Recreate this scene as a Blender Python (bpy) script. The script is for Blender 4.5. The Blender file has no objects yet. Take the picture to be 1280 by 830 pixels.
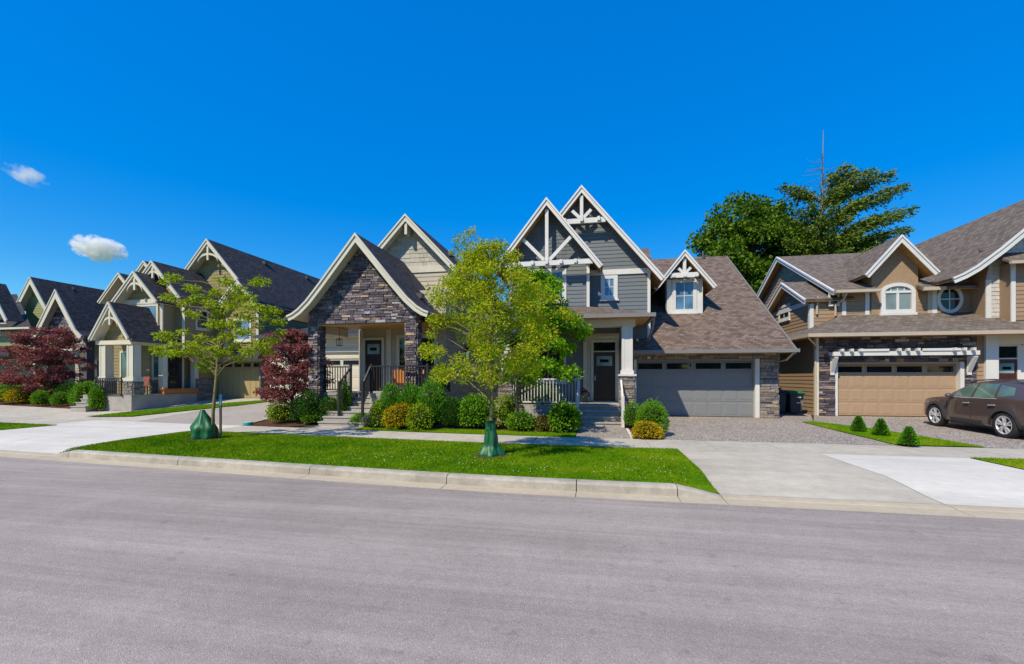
import bpy, bmesh, math, random
import numpy as np
from mathutils import Vector, Matrix
random.seed(7)
rng = np.random.default_rng(7)
SC = bpy.context.scene
COL = SC.collection
# ------------------------------------------------------------------ camera
TH = math.radians(10.81); CS, SN = math.cos(TH), math.sin(TH)
FP, CX, HY, EYE = 550.0, 640.0, 472.0, 1.8       # focal (px of a 1280 wide frame), centre, horizon row, eye height
cam = bpy.data.cameras.new('camera'); camo = bpy.data.objects.new('camera', cam); COL.objects.link(camo)
cam.sensor_width = 36; cam.lens = FP / 1280 * 36; cam.shift_y = (HY - 415) / 1280
cam.clip_start = .05; cam.clip_end = 20000
camo.location = (0, 0, EYE); camo.rotation_euler = (math.radians(90), 0, TH)
SC.camera = camo
# ------------------------------------------------------------------ sky and sun
SUN_EL = math.radians(49); SHX, SHY = .50, .866      # horizontal direction in which shadows fall
W = bpy.data.worlds.new('World'); SC.world = W; W.use_nodes = True
nt = W.node_tree; bg = nt.nodes['Background']
sky = nt.nodes.new('ShaderNodeTexSky'); sky.sky_type = 'NISHITA'; sky.sun_disc = False
sky.sun_elevation = SUN_EL; sky.sun_rotation = math.atan2(-SHX, -SHY)
sky.altitude = 0; sky.air_density = 1.0; sky.dust_density = .15; sky.ozone_density = 3.0
def _wm(op, x, y=None):                 # small maths on the whole sky alike: deeper blue, flatter brightness
    k = nt.nodes.new('ShaderNodeMath'); k.operation = op; nt.links.new(x, k.inputs[0])
    if hasattr(y, 'is_linked'): nt.links.new(y, k.inputs[1])
    elif y is not None: k.inputs[1].default_value = y
    return k.outputs[0]
gm = nt.nodes.new('ShaderNodeGamma'); gm.inputs['Gamma'].default_value = 2.05; nt.links.new(sky.outputs[0], gm.inputs['Color'])
se = nt.nodes.new('ShaderNodeSeparateColor'); se.mode = 'HSV'; nt.links.new(gm.outputs[0], se.inputs[0])
co = nt.nodes.new('ShaderNodeCombineColor'); co.mode = 'HSV'
nt.links.new(_wm('SUBTRACT', se.outputs[0], .013), co.inputs[0]); nt.links.new(_wm('MINIMUM', _wm('MULTIPLY', se.outputs[1], 1.12), 1.0), co.inputs[1])
nt.links.new(_wm('MULTIPLY', _wm('POWER', se.outputs[2], .18), 2.72), co.inputs[2])
nt.links.new(co.outputs[0], bg.inputs['Color'])
bg.inputs['Strength'].default_value = .15
sl = bpy.data.lights.new('sun', 'SUN'); sl.energy = 4.5; sl.angle = math.radians(.5); sl.color = (1, .885, .675)
slo = bpy.data.objects.new('sun', sl); COL.objects.link(slo)
slo.rotation_euler = Vector((SHX, SHY, -math.tan(SUN_EL))).to_track_quat('-Z', 'Y').to_euler()
slo.location = (-20, -30, 40)
SC.view_settings.view_transform = 'Standard'; SC.view_settings.look = 'None'
SC.view_settings.exposure = .25; SC.view_settings.gamma = 1
SC.view_settings.use_curve_mapping = False
SC.render.engine = 'CYCLES'
SC.cycles.max_bounces = 6; SC.cycles.transparent_max_bounces = 6; SC.cycles.volume_bounces = 10

# ------------------------------------------------------------------ measuring helpers
def ray(px, py):
    xc = (px - CX) / FP
    return xc * CS - SN, xc * SN + CS, -(py - HY) / FP
def F(px, py, v):                     # pixel -> (u, z) on a wall plane facing the street at depth v
    a, b, c = ray(px, py); t = v / b
    return a * t, EYE + c * t
def S(px, py, u):                     # pixel -> (v, z) on a side wall plane at u
    a, b, c = ray(px, py); t = u / a
    return b * t, EYE + c * t
def bend(u):                          # the street bends away to the left
    return .085 * (math.log1p(math.exp(-(u + 2) * 1.2)) / 1.2 if u > -40 else -(u + 2))
def sm(x, a, b):
    t = min(1, max(0, (x - a) / (b - a))); return t * t * (3 - 2 * t)
def gz(u, v):                         # height of the lots behind the pavement
    k = .024 + .054 * sm(-u, 4, 15)
    return k * min(9.0, max(0.0, v - 13.4 - bend(u)))
def G(px, py):                        # pixel -> point on the lots / pavement
    a, b, c = ray(px, py); z = 0.0
    for _ in range(25):
        t = (z - EYE) / min(c, -1e-3); z = .5 * z + .5 * gz(a * t, b * t)
    return a * t, b * t

# ------------------------------------------------------------------ materials
MATS = {}
def _mk(name):
    m = bpy.data.materials.new(name); m.use_nodes = True
    n = m.node_tree.nodes; l = m.node_tree.links
    return m, n, l, n['Principled BSDF']
def rgb(c): return (c[0], c[1], c[2], 1)
def mixc(n, l, fac, a, b, mode='MIX'):
    x = n.new('ShaderNodeMix'); x.data_type = 'RGBA'; x.blend_type = mode
    for s, v in ((x.inputs[0], fac), (x.inputs[6], a), (x.inputs[7], b)):
        if hasattr(v, 'is_linked'): l.new(v, s)
        elif isinstance(v, (int, float)): s.default_value = v
        else: s.default_value = rgb(v)
    return x.outputs[2]
def noise(n, l, vec, scale, detail=4, rough=.6, stretch=None):
    if stretch is not None:
        mp = n.new('ShaderNodeMapping'); mp.inputs['Scale'].default_value = stretch; l.new(vec, mp.inputs[0]); vec = mp.outputs[0]
    x = n.new('ShaderNodeTexNoise'); x.inputs['Scale'].default_value = scale; x.inputs['Detail'].default_value = detail
    x.inputs['Roughness'].default_value = rough; l.new(vec, x.inputs['Vector']); return x.outputs['Fac']
def ramp(n, l, fac, stops, interp='LINEAR'):
    r = n.new('ShaderNodeValToRGB'); r.color_ramp.interpolation = interp
    e = r.color_ramp.elements
    while len(e) < len(stops): e.new(.5)
    for i, (p, c) in enumerate(stops):
        e[i].position = p; e[i].color = rgb(c) if not isinstance(c, (int, float)) else (c, c, c, 1)
    l.new(fac, r.inputs[0]); return r.outputs[0]
def math_(n, l, op, a, b=0.0):
    x = n.new('ShaderNodeMath'); x.operation = op
    for s, v in ((x.inputs[0], a), (x.inputs[1], b)):
        if hasattr(v, 'is_linked'): l.new(v, s)
        else: s.default_value = v
    return x.outputs[0]
def bumpn(n, l, h, strength, dist, bsdf):
    x = n.new('ShaderNodeBump'); x.inputs['Strength'].default_value = strength; x.inputs['Distance'].default_value = dist
    l.new(h, x.inputs['Height']); l.new(x.outputs[0], bsdf.inputs['Normal'])
def rnd(n, l):                        # one random number per object and per loose piece
    oi = n.new('ShaderNodeObjectInfo'); ge = n.new('ShaderNodeNewGeometry')
    return math_(n, l, 'FRACT', math_(n, l, 'ADD', oi.outputs['Random'], ge.outputs['Random Per Island']))
def M(name, base, rough=.6, var=.08, scale=6., metal=0., spec=.4, bump=0., bscale=60., grain=None, piece=0., dirt=0.):
    if name in MATS: return MATS[name]
    m, n, l, b = _mk(name)
    tc = n.new('ShaderNodeTexCoord')
    f = noise(n, l, tc.outputs['Object'], scale, 5, .65, grain)
    c0 = tuple(max(0, x * (1 - var)) for x in base); c1 = tuple(x * (1 + var) for x in base)
    col = ramp(n, l, f, [(.3, c0), (.7, c1)])
    if piece:
        r = rnd(n, l); k = ramp(n, l, r, [(0, 1 - piece), (1, 1 + piece)])
        col = mixc(n, l, 1.0, col, k, 'MULTIPLY')
    if dirt:
        d = noise(n, l, tc.outputs['Object'], .9, 6, .7)
        dk = ramp(n, l, d, [(.35, 1 - dirt), (.6, 1.0)]); col = mixc(n, l, 1.0, col, dk, 'MULTIPLY')
    l.new(col, b.inputs['Base Color'])
    b.inputs['Roughness'].default_value = rough; b.inputs['Metallic'].default_value = metal
    b.inputs['Specular IOR Level'].default_value = spec
    if bump: bumpn(n, l, noise(n, l, tc.outputs['Object'], bscale, 3, .6), bump, .01, b)
    MATS[name] = m; return m
def stone_mat(name, stops):
    m, n, l, b = _mk(name); tc = n.new('ShaderNodeTexCoord'); r = rnd(n, l)
    col = ramp(n, l, r, stops, 'CONSTANT')
    f = noise(n, l, tc.outputs['Object'], 9, 6, .75)
    col = mixc(n, l, 1.0, col, ramp(n, l, f, [(.25, .45), (.75, 1.6)]), 'MULTIPLY')
    l.new(col, b.inputs['Base Color']); b.inputs['Roughness'].default_value = .85; b.inputs['Specular IOR Level'].default_value = .25
    bumpn(n, l, noise(n, l, tc.outputs['Object'], 22, 6, .7), .9, .03, b); MATS[name] = m; return m
def shingle_mat(name, c1, c2, c3):
    m, n, l, b = _mk(name); uv = n.new('ShaderNodeUVMap'); uv.uv_map = 'uv'; tc = n.new('ShaderNodeTexCoord')
    bk = n.new('ShaderNodeTexBrick'); bk.offset = .5; bk.offset_frequency = 2; bk.squash = 1
    bk.inputs['Scale'].default_value = 1; bk.inputs['Brick Width'].default_value = .20; bk.inputs['Row Height'].default_value = .14
    bk.inputs['Mortar Size'].default_value = .007; bk.inputs['Bias'].default_value = 0
    bk.inputs['Color1'].default_value = (0, 0, 0, 1); bk.inputs['Color2'].default_value = (1, 1, 1, 1); bk.inputs['Mortar'].default_value = (.35, .35, .35, 1)
    l.new(uv.outputs[0], bk.inputs['Vector'])
    col = ramp(n, l, bk.outputs['Color'], [(0, c1), (.5, c2), (1, c3)])
    f = noise(n, l, uv.outputs[0], 1.3, 5, .7)
    col = mixc(n, l, 1.0, col, ramp(n, l, f, [(.3, .9), (.7, 1.1)]), 'MULTIPLY')
    g = noise(n, l, uv.outputs[0], 90, 2, .6)
    col = mixc(n, l, 1.0, col, ramp(n, l, g, [(.3, .75), (.7, 1.25)]), 'MULTIPLY')
    col = mixc(n, l, math_(n, l, 'MULTIPLY', bk.outputs['Fac'], .55), col, (.012, .011, .011))
    l.new(col, b.inputs['Base Color']); b.inputs['Roughness'].default_value = .9; b.inputs['Specular IOR Level'].default_value = .2
    # each course steps down towards its lower edge
    sp = n.new('ShaderNodeSeparateXYZ'); l.new(uv.outputs[0], sp.inputs[0])
    saw = math_(n, l, 'FRACT', math_(n, l, 'DIVIDE', sp.outputs[1], .14))
    h = math_(n, l, 'ADD', math_(n, l, 'MULTIPLY', saw, -1.0), math_(n, l, 'MULTIPLY', bk.outputs['Color'], .5))
    bumpn(n, l, h, .8, .012, b); MATS[name] = m; return m
def leaf_mat(name, stops, trans=.35, rough=.55):
    m, n, l, b = _mk(name); tc = n.new('ShaderNodeTexCoord'); r = rnd(n, l)
    f = noise(n, l, tc.outputs['Object'], 2.2, 3, .6)
    k = math_(n, l, 'ADD', math_(n, l, 'MULTIPLY', r, .6), math_(n, l, 'MULTIPLY', f, .4))
    col = ramp(n, l, k, stops)
    l.new(col, b.inputs['Base Color']); b.inputs['Roughness'].default_value = rough; b.inputs['Specular IOR Level'].default_value = .10
    tr = n.new('ShaderNodeBsdfTranslucent'); l.new(mixc(n, l, 1.0, col, (1.15, 1.2, .6), 'MULTIPLY'), tr.inputs[0])
    mx = n.new('ShaderNodeMixShader'); mx.inputs[0].default_value = trans
    l.new(b.outputs[0], mx.inputs[1]); l.new(tr.outputs[0], mx.inputs[2]); l.new(mx.outputs[0], n['Material Output'].inputs[0])
    MATS[name] = m; return m
def glass_mat(name, base, rough=.03, spec=.9):
    m, n, l, b = _mk(name); tc = n.new('ShaderNodeTexCoord')
    f = noise(n, l, tc.outputs['Object'], .9, 2, .5)
    l.new(ramp(n, l, f, [(.35, tuple(x * .6 for x in base)), (.65, tuple(x * 1.3 for x in base))]), b.inputs['Base Color'])
    b.inputs['Roughness'].default_value = rough; b.inputs['Specular IOR Level'].default_value = spec
    bumpn(n, l, noise(n, l, tc.outputs['Object'], 1.6, 2, .5), .06, .02, b); MATS[name] = m; return m
def ground_mat(name, base, scales, rough=.9, bump=.4, speck=None, specksize=160, streak=0., pits=0.):
    """mottled paving: list of (noise scale, amount), optional aggregate speckle and drag streaks"""
    m, n, l, b = _mk(name); tc = n.new('ShaderNodeTexCoord'); o = tc.outputs['Object']
    col = None
    for sc, am in scales:
        f = noise(n, l, o, sc, 6, .65); k = ramp(n, l, f, [(.3, 1 - am), (.7, 1 + am)])
        col = k if col is None else mixc(n, l, 1.0, col, k, 'MULTIPLY')
    col = mixc(n, l, 1.0, col, base, 'MULTIPLY')
    if streak:
        f = noise(n, l, o, 1.0, 5, .6, (.10, 1.6, 1)); col = mixc(n, l, 1.0, col, ramp(n, l, f, [(.35, 1 - streak), (.65, 1 + streak)]), 'MULTIPLY')
        f = noise(n, l, o, 1.0, 3, .6, (.25, 9, 1)); col = mixc(n, l, 1.0, col, ramp(n, l, f, [(.35, 1 - streak * .6), (.65, 1 + streak * .6)]), 'MULTIPLY')
    if pits:                              # scattered darker spots, oil drips and faint scuffs
        f = noise(n, l, o, 5.5, 2, .5); col = mixc(n, l, 1.0, col, ramp(n, l, f, [(.66, 1.0), (.74, 1 - pits)]), 'MULTIPLY')
        f = noise(n, l, o, 17, 2, .5); col = mixc(n, l, 1.0, col, ramp(n, l, f, [(.68, 1.0), (.75, 1 - pits)]), 'MULTIPLY')
    hgt = noise(n, l, o, specksize * .7, 3, .6)
    if speck:
        vo = n.new('ShaderNodeTexVoronoi'); vo.inputs['Scale'].default_value = specksize; l.new(o, vo.inputs['Vector'])
        sp = n.new('ShaderNodeSeparateColor'); l.new(vo.outputs['Color'], sp.inputs[0])
        k = ramp(n, l, sp.outputs[0], speck); col = mixc(n, l, 1.0, col, k, 'MULTIPLY')
        hgt = math_(n, l, 'SUBTRACT', 1.0, vo.outputs['Distance'])
    l.new(col, b.inputs['Base Color']); b.inputs['Roughness'].default_value = rough; b.inputs['Specular IOR Level'].default_value = .08
    bumpn(n, l, hgt, bump, .006, b); MATS[name] = m; return m

WHITE = M('white_paint', (.66, .65, .63), .5, .03, 3, dirt=.10)
CREAM = M('cream_paint', (.66, .60, .47), .55, .03, 3, dirt=.10)
CREAM2 = M('pale_cream_trim', (.60, .57, .465), .55, .03, 3, dirt=.10)
GREYSIDE = M('grey_siding', (.135, .155, .17), .6, .05, 4, piece=.05, grain=(1, 1, 8), bump=.15, bscale=25)
GREYDARK = M('grey_shingle_paint', (.12, .138, .155), .65, .06, 4, piece=.14, bump=.2, bscale=30)
BEIGE = M('beige_siding', (.44, .39, .31), .6, .04, 4, piece=.05, grain=(1, 1, 8), bump=.15, bscale=25)
BEIGESH = M('beige_shingle', (.40, .37, .31), .65, .06, 4, piece=.12)
TAN = M('tan_siding', (.265, .205, .095), .6, .05, 4, piece=.05, grain=(1, 1, 8), bump=.15, bscale=25)
TANSH = M('tan_shingle', (.275, .225, .108), .65, .06, 4, piece=.12)
BROWN = M('brown_siding', (.31, .21, .13), .6, .05, 4, piece=.06, grain=(1, 1, 8), bump=.15, bscale=25)
PALESH = M('pale_grey_shingle', (.50, .48, .46), .65, .05, 4, piece=.08)
GREENSIDE = M('sage_siding', (.27, .30, .14), .6, .05, 4, piece=.05)
STUCCO = M('brown_stucco', (.32, .22, .14), .9, .25, 30, bump=.9, bscale=45)
GREYDOOR = M('grey_garage_paint', (.20, .21, .22), .45, .04, 3, bump=.06, bscale=120, grain=(1, 1, 1))
TANDOOR = M('tan_garage_paint', (.385, .265, .168), .5, .03, 3, bump=.06, bscale=120)
OLIVEDOOR = M('olive_tan_garage_paint', (.38, .30, .14), .5, .04, 3)
CREAMDOOR = M('cream_garage_paint', (.58, .54, .44), .5, .03, 3)
DARKWOOD = M('dark_stained_door', (.035, .018, .012), .4, .3, 3, grain=(14, 14, 1), spec=.5)
REDWOOD = M('reddish_stained_door', (.06, .016, .010), .4, .3, 3, grain=(14, 14, 1), spec=.5)
SOFFIT = M('cedar_soffit', (.50, .27, .08), .55, .15, 3, grain=(10, .6, 1))
ORANGEWOOD = M('orange_stained_wood', (.48, .17, .04), .5, .2, 5, grain=(1, 6, 6), piece=.12)
BLACKMETAL = M('black_metal', (.02, .021, .024), .45, .1, 8, spec=.5)
GUTTERGREY = M('grey_gutter_metal', (.20, .195, .19), .45, .04, 3, spec=.5)
GUTTERTAN = M('tan_gutter_metal', (.46, .39, .30), .45, .04, 3, spec=.5)
GUTTERDARK = M('charcoal_gutter_metal', (.07, .07, .075), .45, .05, 3, spec=.5)
STEEL = M('brushed_steel', (.55, .55, .56), .3, .05, 10, metal=1.)
CONC = ground_mat('stair_concrete', (.36, .34, .31), [(2, .15), (20, .1)], bump=.3)
MORTAR = M('mortar', (.10, .095, .09), .95, .15, 20)
MORTAR2 = M('light_mortar', (.17, .155, .14), .95, .15, 20)
ST2 = stone_mat('ledge_stone_plum', [(0, (0.088, 0.074, 0.088)), (.2, (0.149, 0.128, 0.149)), (.42, (0.203, 0.176, 0.203)), (.6, (0.115, 0.101, 0.115)), (.78, (0.270, 0.223, 0.223)), (.88, (0.432, 0.311, 0.203)), (.96, (0.351, 0.338, 0.351))])
ST4 = stone_mat('ledge_stone_grey_buff', [(0, (.23, .19, .165)), (.18, (.30, .25, .20)), (.36, (.16, .15, .155)), (.52, (.36, .28, .21)), (.66, (.22, .22, .24)), (.8, (.30, .27, .25)), (.92, (.13, .13, .145))])
ST5 = stone_mat('ledge_stone_dark', [(0, (0.069, 0.060, 0.073)), (.25, (0.119, 0.100, 0.115)), (.5, (0.175, 0.144, 0.163)), (.68, (0.094, 0.081, 0.094)), (.8, (0.263, 0.213, 0.213)), (.9, (0.425, 0.275, 0.163)), (.95, (0.400, 0.400, 0.425))])
ST1 = stone_mat('ledge_stone_blue_grey', [(0, (.16, .15, .15)), (.3, (.24, .21, .19)), (.6, (.19, .19, .20)), (.85, (.30, .25, .19))])
RF_BROWN = shingle_mat('brown_asphalt_shingles', (.105, .074, .060), (.155, .114, .093), (.21, .16, .132))
RF_TAUPE = shingle_mat('taupe_asphalt_shingles', (.11, .088, .073), (.15, .123, .104), (.20, .17, .145))
RF_DARK = shingle_mat('charcoal_asphalt_shingles', (.026, .026, .031), (.042, .042, .05), (.062, .062, .072))
GLASS = glass_mat('window_glass', (.012, .018, .022), .03, .55)
GLASSB = glass_mat('window_glass_blue_blind', (.10, .22, .36), .05, .8)
GLASST = glass_mat('window_glass_teal_blind', (.03, .13, .16), .05, .8)
GLASSC = glass_mat('window_glass_curtain', (.16, .20, .19), .05, .8)
FROST = glass_mat('frosted_door_glass', (.22, .33, .36), .2, .6)

# ------------------------------------------------------------------ mesh builder and tags
LOC = {}
def tag(o, label, cat, group=None, kind=None):
    if label: o['label'] = label
    if cat: o['category'] = cat
    if group: o['group'] = group
    if kind: o['kind'] = kind
    return o
def thing(name, label, cat, loc, group=None, rz=0):
    o = bpy.data.objects.new(name, None); COL.objects.link(o); o.empty_display_size = .2
    o.location = loc; o.rotation_euler = (0, 0, rz); LOC[o.name] = Vector(loc)
    return tag(o, label, cat, group)
def struct(o): o['kind'] = 'structure'; return o
def base_of(parent):
    return LOC.get(parent.name, Vector((0, 0, 0))) if parent else Vector((0, 0, 0))
class MB:
    def __init__(s): s.v = []; s.f = []; s.m = []
    def poly(s, pts, mi=0):
        i = len(s.v); s.v += [tuple(p) for p in pts]; s.f.append(tuple(range(i, i + len(pts)))); s.m.append(mi)
    def add(s, vs, fs, mi=0):
        i = len(s.v); s.v += [tuple(p) for p in vs]
        for f in fs: s.f.append(tuple(k + i for k in f)); s.m.append(mi)
    def box(s, a, b, mi=0):
        x0, y0, z0 = a; x1, y1, z1 = b
        s.add([(x0, y0, z0), (x1, y0, z0), (x1, y1, z0), (x0, y1, z0), (x0, y0, z1), (x1, y0, z1), (x1, y1, z1), (x0, y1, z1)],
              [(0, 3, 2, 1), (4, 5, 6, 7), (0, 1, 5, 4), (1, 2, 6, 5), (2, 3, 7, 6), (3, 0, 4, 7)], mi); return s
    def prism(s, lo, hi, mi=0):            # two matching rings of points
        n = len(lo)
        s.add(list(lo) + list(hi), [tuple(range(n - 1, -1, -1)), tuple(range(n, 2 * n))] + [(i, (i + 1) % n, n + (i + 1) % n, n + i) for i in range(n)], mi); return s
    def beam(s, p, q, w, d, up=(0, 0, 1), mi=0):   # square bar from p to q
        p, q = Vector(p), Vector(q); t = (q - p).normalized(); a = t.cross(Vector(up))
        if a.length < 1e-4: a = t.cross(Vector((0, 1, 0)))
        a.normalize(); b = a.cross(t); a *= w / 2; b *= d / 2
        s.prism([p - a - b, p + a - b, p + a + b, p - a + b], [q - a - b, q + a - b, q + a + b, q - a + b], mi); return s
    def tube(s, pts, rad, n=7, cap=True, mi=0):
        pts = [Vector(p) for p in pts]; rad = rad if hasattr(rad, '__len__') else [rad] * len(pts)
        rings = []; pa = None
        for i, p in enumerate(pts):
            t = (pts[min(i + 1, len(pts) - 1)] - pts[max(i - 1, 0)]).normalized()
            a = t.cross(Vector((0, 0, 1))) if pa is None else pa - t * pa.dot(t)
            if a.length < 1e-3: a = t.cross(Vector((0, 1, 0)))
            a.normalize(); pa = a; b = t.cross(a)
            rings.append([p + (a * math.cos(2 * math.pi * k / n) + b * math.sin(2 * math.pi * k / n)) * rad[i] for k in range(n)])
        vs = [q for r in rings for q in r]; fs = []
        for i in range(len(pts) - 1):
            for k in range(n): fs.append((i * n + k, i * n + (k + 1) % n, (i + 1) * n + (k + 1) % n, (i + 1) * n + k))
        if cap: fs += [tuple(range(n - 1, -1, -1)), tuple((len(pts) - 1) * n + k for k in range(n))]
        s.add(vs, fs, mi); return s
    def lathe(s, prof, c=(0, 0, 0), n=24, ax='z', wob=None, mi=0, cap=True):   # prof: (r, h)
        vs = []; fs = []
        for i, (r, h) in enumerate(prof):
            for k in range(n):
                a = 2 * math.pi * k / n; rr = r * (wob(a, i) if wob else 1)
                p = (rr * math.cos(a), rr * math.sin(a), h)
                if ax == 'x': p = (h, p[0], p[1])
                if ax == 'y': p = (p[0], h, p[1])
                vs.append((p[0] + c[0], p[1] + c[1], p[2] + c[2]))
        for i in range(len(prof) - 1):
            for k in range(n): fs.append((i * n + k, i * n + (k + 1) % n, (i + 1) * n + (k + 1) % n, (i + 1) * n + k))
        if cap and prof[0][0] > 1e-4: fs.append(tuple(range(n - 1, -1, -1)))
        if cap and prof[-1][0] > 1e-4: fs.append(tuple((len(prof) - 1) * n + k for k in range(n)))
        s.add(vs, fs, mi); return s
    def mesh(s, name, off=Vector((0, 0, 0)), smooth=False, uv=False, recalc=True, bevel=0):
        me = bpy.data.meshes.new(name)
        me.from_pydata([(a - off[0], b - off[1], c - off[2]) for a, b, c in s.v], [], s.f)
        if any(s.m): me.polygons.foreach_set('material_index', s.m)
        if recalc or bevel:
            bm = bmesh.new(); bm.from_mesh(me)
            if recalc: bmesh.ops.recalc_face_normals(bm, faces=bm.faces)
            if bevel: bmesh.ops.bevel(bm, geom=bm.edges[:], offset=bevel, segments=1, affect='EDGES', clamp_overlap=True)
            bm.to_mesh(me); bm.free()
        if smooth: me.polygons.foreach_set('use_smooth', [True] * len(me.polygons))
        if uv:
            ul = me.uv_layers.new(name='uv')
            for p in me.polygons:
                n = p.normal; t = Vector((0, 0, 1)).cross(n)
                t = t.normalized() if t.length > 1e-3 else Vector((1, 0, 0))
                b = n.cross(t)
                for li in p.loop_indices:
                    co = me.vertices[me.loops[li].vertex_index].co
                    ul.data[li].uv = (co.dot(t), co.dot(b))
        return me
    def build(s, name, mat, parent=None, **kw):
        me = s.mesh(name, base_of(parent), **kw)
        for mt in (mat if isinstance(mat, (list, tuple)) else [mat]): me.materials.append(mt)
        return link(name, me, parent)
def link(name, me, parent=None, loc=None):
    o = bpy.data.objects.new(name, me); COL.objects.link(o)
    if parent: o.parent = parent; LOC[o.name] = base_of(parent)
    if loc is not None: o.location = loc
    return o
def box(name, a, b, mat, parent=None, **kw):
    a2 = tuple(min(x, y) for x, y in zip(a, b)); b2 = tuple(max(x, y) for x, y in zip(a, b))
    return MB().box(a2, b2).build(name, mat, parent, **kw)
def beam(name, p, q, w, d, mat, parent=None, up=(0, 0, 1)):
    return MB().beam(p, q, w, d, up).build(name, mat, parent)

# ------------------------------------------------------------------ flat faces of walls
class Pl:                                   # f faces the street, r faces right, l faces left
    def __init__(s, k, c): s.k = k; s.c = c
    def at(s, a, z, o):
        if s.k == 'f': return (a, s.c - o, z)
        return (s.c + (o if s.k == 'r' else -o), a, z)
def clip(poly, ax, val, keep_hi):
    out = []
    for i, p in enumerate(poly):
        q = poly[(i + 1) % len(poly)]
        ip = (p[ax] >= val) == keep_hi or p[ax] == val; iq = (q[ax] >= val) == keep_hi or q[ax] == val
        if ip: out.append(p)
        if ip != iq:
            t = (val - p[ax]) / (q[ax] - p[ax]); out.append((p[0] + t * (q[0] - p[0]), p[1] + t * (q[1] - p[1])))
    return out
def window2(poly, a0, a1, z0, z1):
    for ax, v, k in ((0, a0, True), (0, a1, False), (1, z0, True), (1, z1, False)):
        if len(poly) < 3: return []
        poly = clip(poly, ax, v, k)
    return poly if len(poly) > 2 else []
def area2(p): return abs(sum(p[i][0] * p[(i + 1) % len(p)][1] - p[(i + 1) % len(p)][0] * p[i][1] for i in range(len(p)))) / 2
def bnd(poly):
    a = [p[0] for p in poly]; z = [p[1] for p in poly]; return min(a), max(a), min(z), max(z)
def slabpoly(mb, pl, poly, o0, o1): mb.prism([pl.at(a, z, o0) for a, z in poly], [pl.at(a, z, o1) for a, z in poly])
def cut_holes(poly, holes):                 # subtract rectangles from a convex polygon: list of convex polygons
    out = [poly]
    for a0, a1, z0, z1 in holes:
        nxt = []
        for p in out:
            for q in (clip(p, 0, a0, False), clip(p, 0, a1, True)):
                if len(q) > 2 and area2(q) > 1e-4: nxt.append(q)
            mid = clip(clip(p, 0, a0, True), 0, a1, False) if len(p) > 2 else []
            if len(mid) > 2:
                for q in (clip(mid, 1, z0, False), clip(mid, 1, z1, True)):
                    if len(q) > 2 and area2(q) > 1e-4: nxt.append(q)
        out = nxt
    return out
def siding(parent, pl, poly, mat, h=.17, holes=(), name='siding_board', out=.024):
    a0, a1, z0, z1 = bnd(poly); z = z0
    while z < z1 - .01:
        for pc in cut_holes(window2(poly, a0 - 1, a1 + 1, z, min(z1, z + h - .004)), holes) if len(window2(poly, a0 - 1, a1 + 1, z, min(z1, z + h - .004))) > 2 else []:
            if area2(pc) < .006: continue
            mb = MB(); mb.prism([pl.at(a, q, .0) for a, q in pc], [pl.at(a, q, out - (q - z) / h * out * .75) for a, q in pc])
            mb.build(name, mat, parent)
        z += h
def shingles(parent, pl, poly, mat, h=.16, w=.17, name='shingle_cladding'):
    a0, a1, z0, z1 = bnd(poly); z = z0; mb = MB(); row = 0
    while z < z1 - .02:
        a = a0 - random.random() * w
        while a < a1:
            ww = w * random.uniform(.75, 1.25)
            pc = window2(poly, a + .004, a + ww - .004, z + random.uniform(0, .006), z + h - .002)
            if pc and area2(pc) > .002:
                k = random.uniform(.014, .024); mb.prism([pl.at(x, q, 0) for x, q in pc], [pl.at(x, q, k - (q - z) / h * k * .8) for x, q in pc])
            a += ww
        z += h; row += 1
    o = mb.build(name, mat, parent); o['kind'] = 'stuff'; return o
def stones(parent, faces, mat, hh=(.07, .13), ll=(.18, .55), keep=300, name='stone'):
    pcs = []
    for pl, poly, holes in faces:
        a0, a1, z0, z1 = bnd(poly); z = z0
        while z < z1 - .015:
            h = min(random.uniform(*hh), z1 - z)
            a = a0 - random.uniform(0, .3)
            while a < a1:
                w = random.uniform(*ll)
                if random.random() < .25: w *= .55
                sub = [(z, h)] if h < .1 or random.random() < .6 else [(z, h * .5), (z + h * .5, h * .5)]
                for zz, h2 in sub:
                    pc = window2(poly, a + .005, a + w - .005, zz + .004, zz + h2 - .004)
                    if pc and area2(pc) > .0025:
                        for p2 in (cut_holes(pc, holes) if holes else [pc]):
                            if area2(p2) > .0025: pcs.append((area2(p2), pl, p2))
                a += w
            z += h
    pcs.sort(key=lambda t: -t[0]); rest = MB()
    for i, (ar, pl, pc) in enumerate(pcs):
        o = random.uniform(.02, .065); a0, a1, z0, z1 = bnd(pc); am, zm = (a0 + a1) / 2, (z0 + z1) / 2
        mb = MB() if i < keep else rest
        lo = [pl.at(a, z, -.01) for a, z in pc]
        hi = [pl.at(am + (a - am) * .96, zm + (z - zm) * .88, o + random.uniform(-.008, .008)) for a, z in pc]
        mb.prism(lo, hi)
        if i < keep: mb.build(name, mat, parent)
    if rest.v: rest.build('small_stones', mat, parent)['kind'] = 'stuff'
def pbox(pl, a0, a1, z0, z1, o0, o1):
    mb = MB(); mb.prism([pl.at(a, z, o0) for a, z in ((a0, z0), (a1, z0), (a1, z1), (a0, z1))], [pl.at(a, z, o1) for a, z in ((a0, z0), (a1, z0), (a1, z1), (a0, z1))]); return mb
def trim(parent, pl, a0, a1, z0, z1, mat=None, o=.05, name='trim_board', o0=0.):
    return pbox(pl, a0, a1, z0, z1, o0, o).build(name, mat or WHITE, parent)
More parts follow.
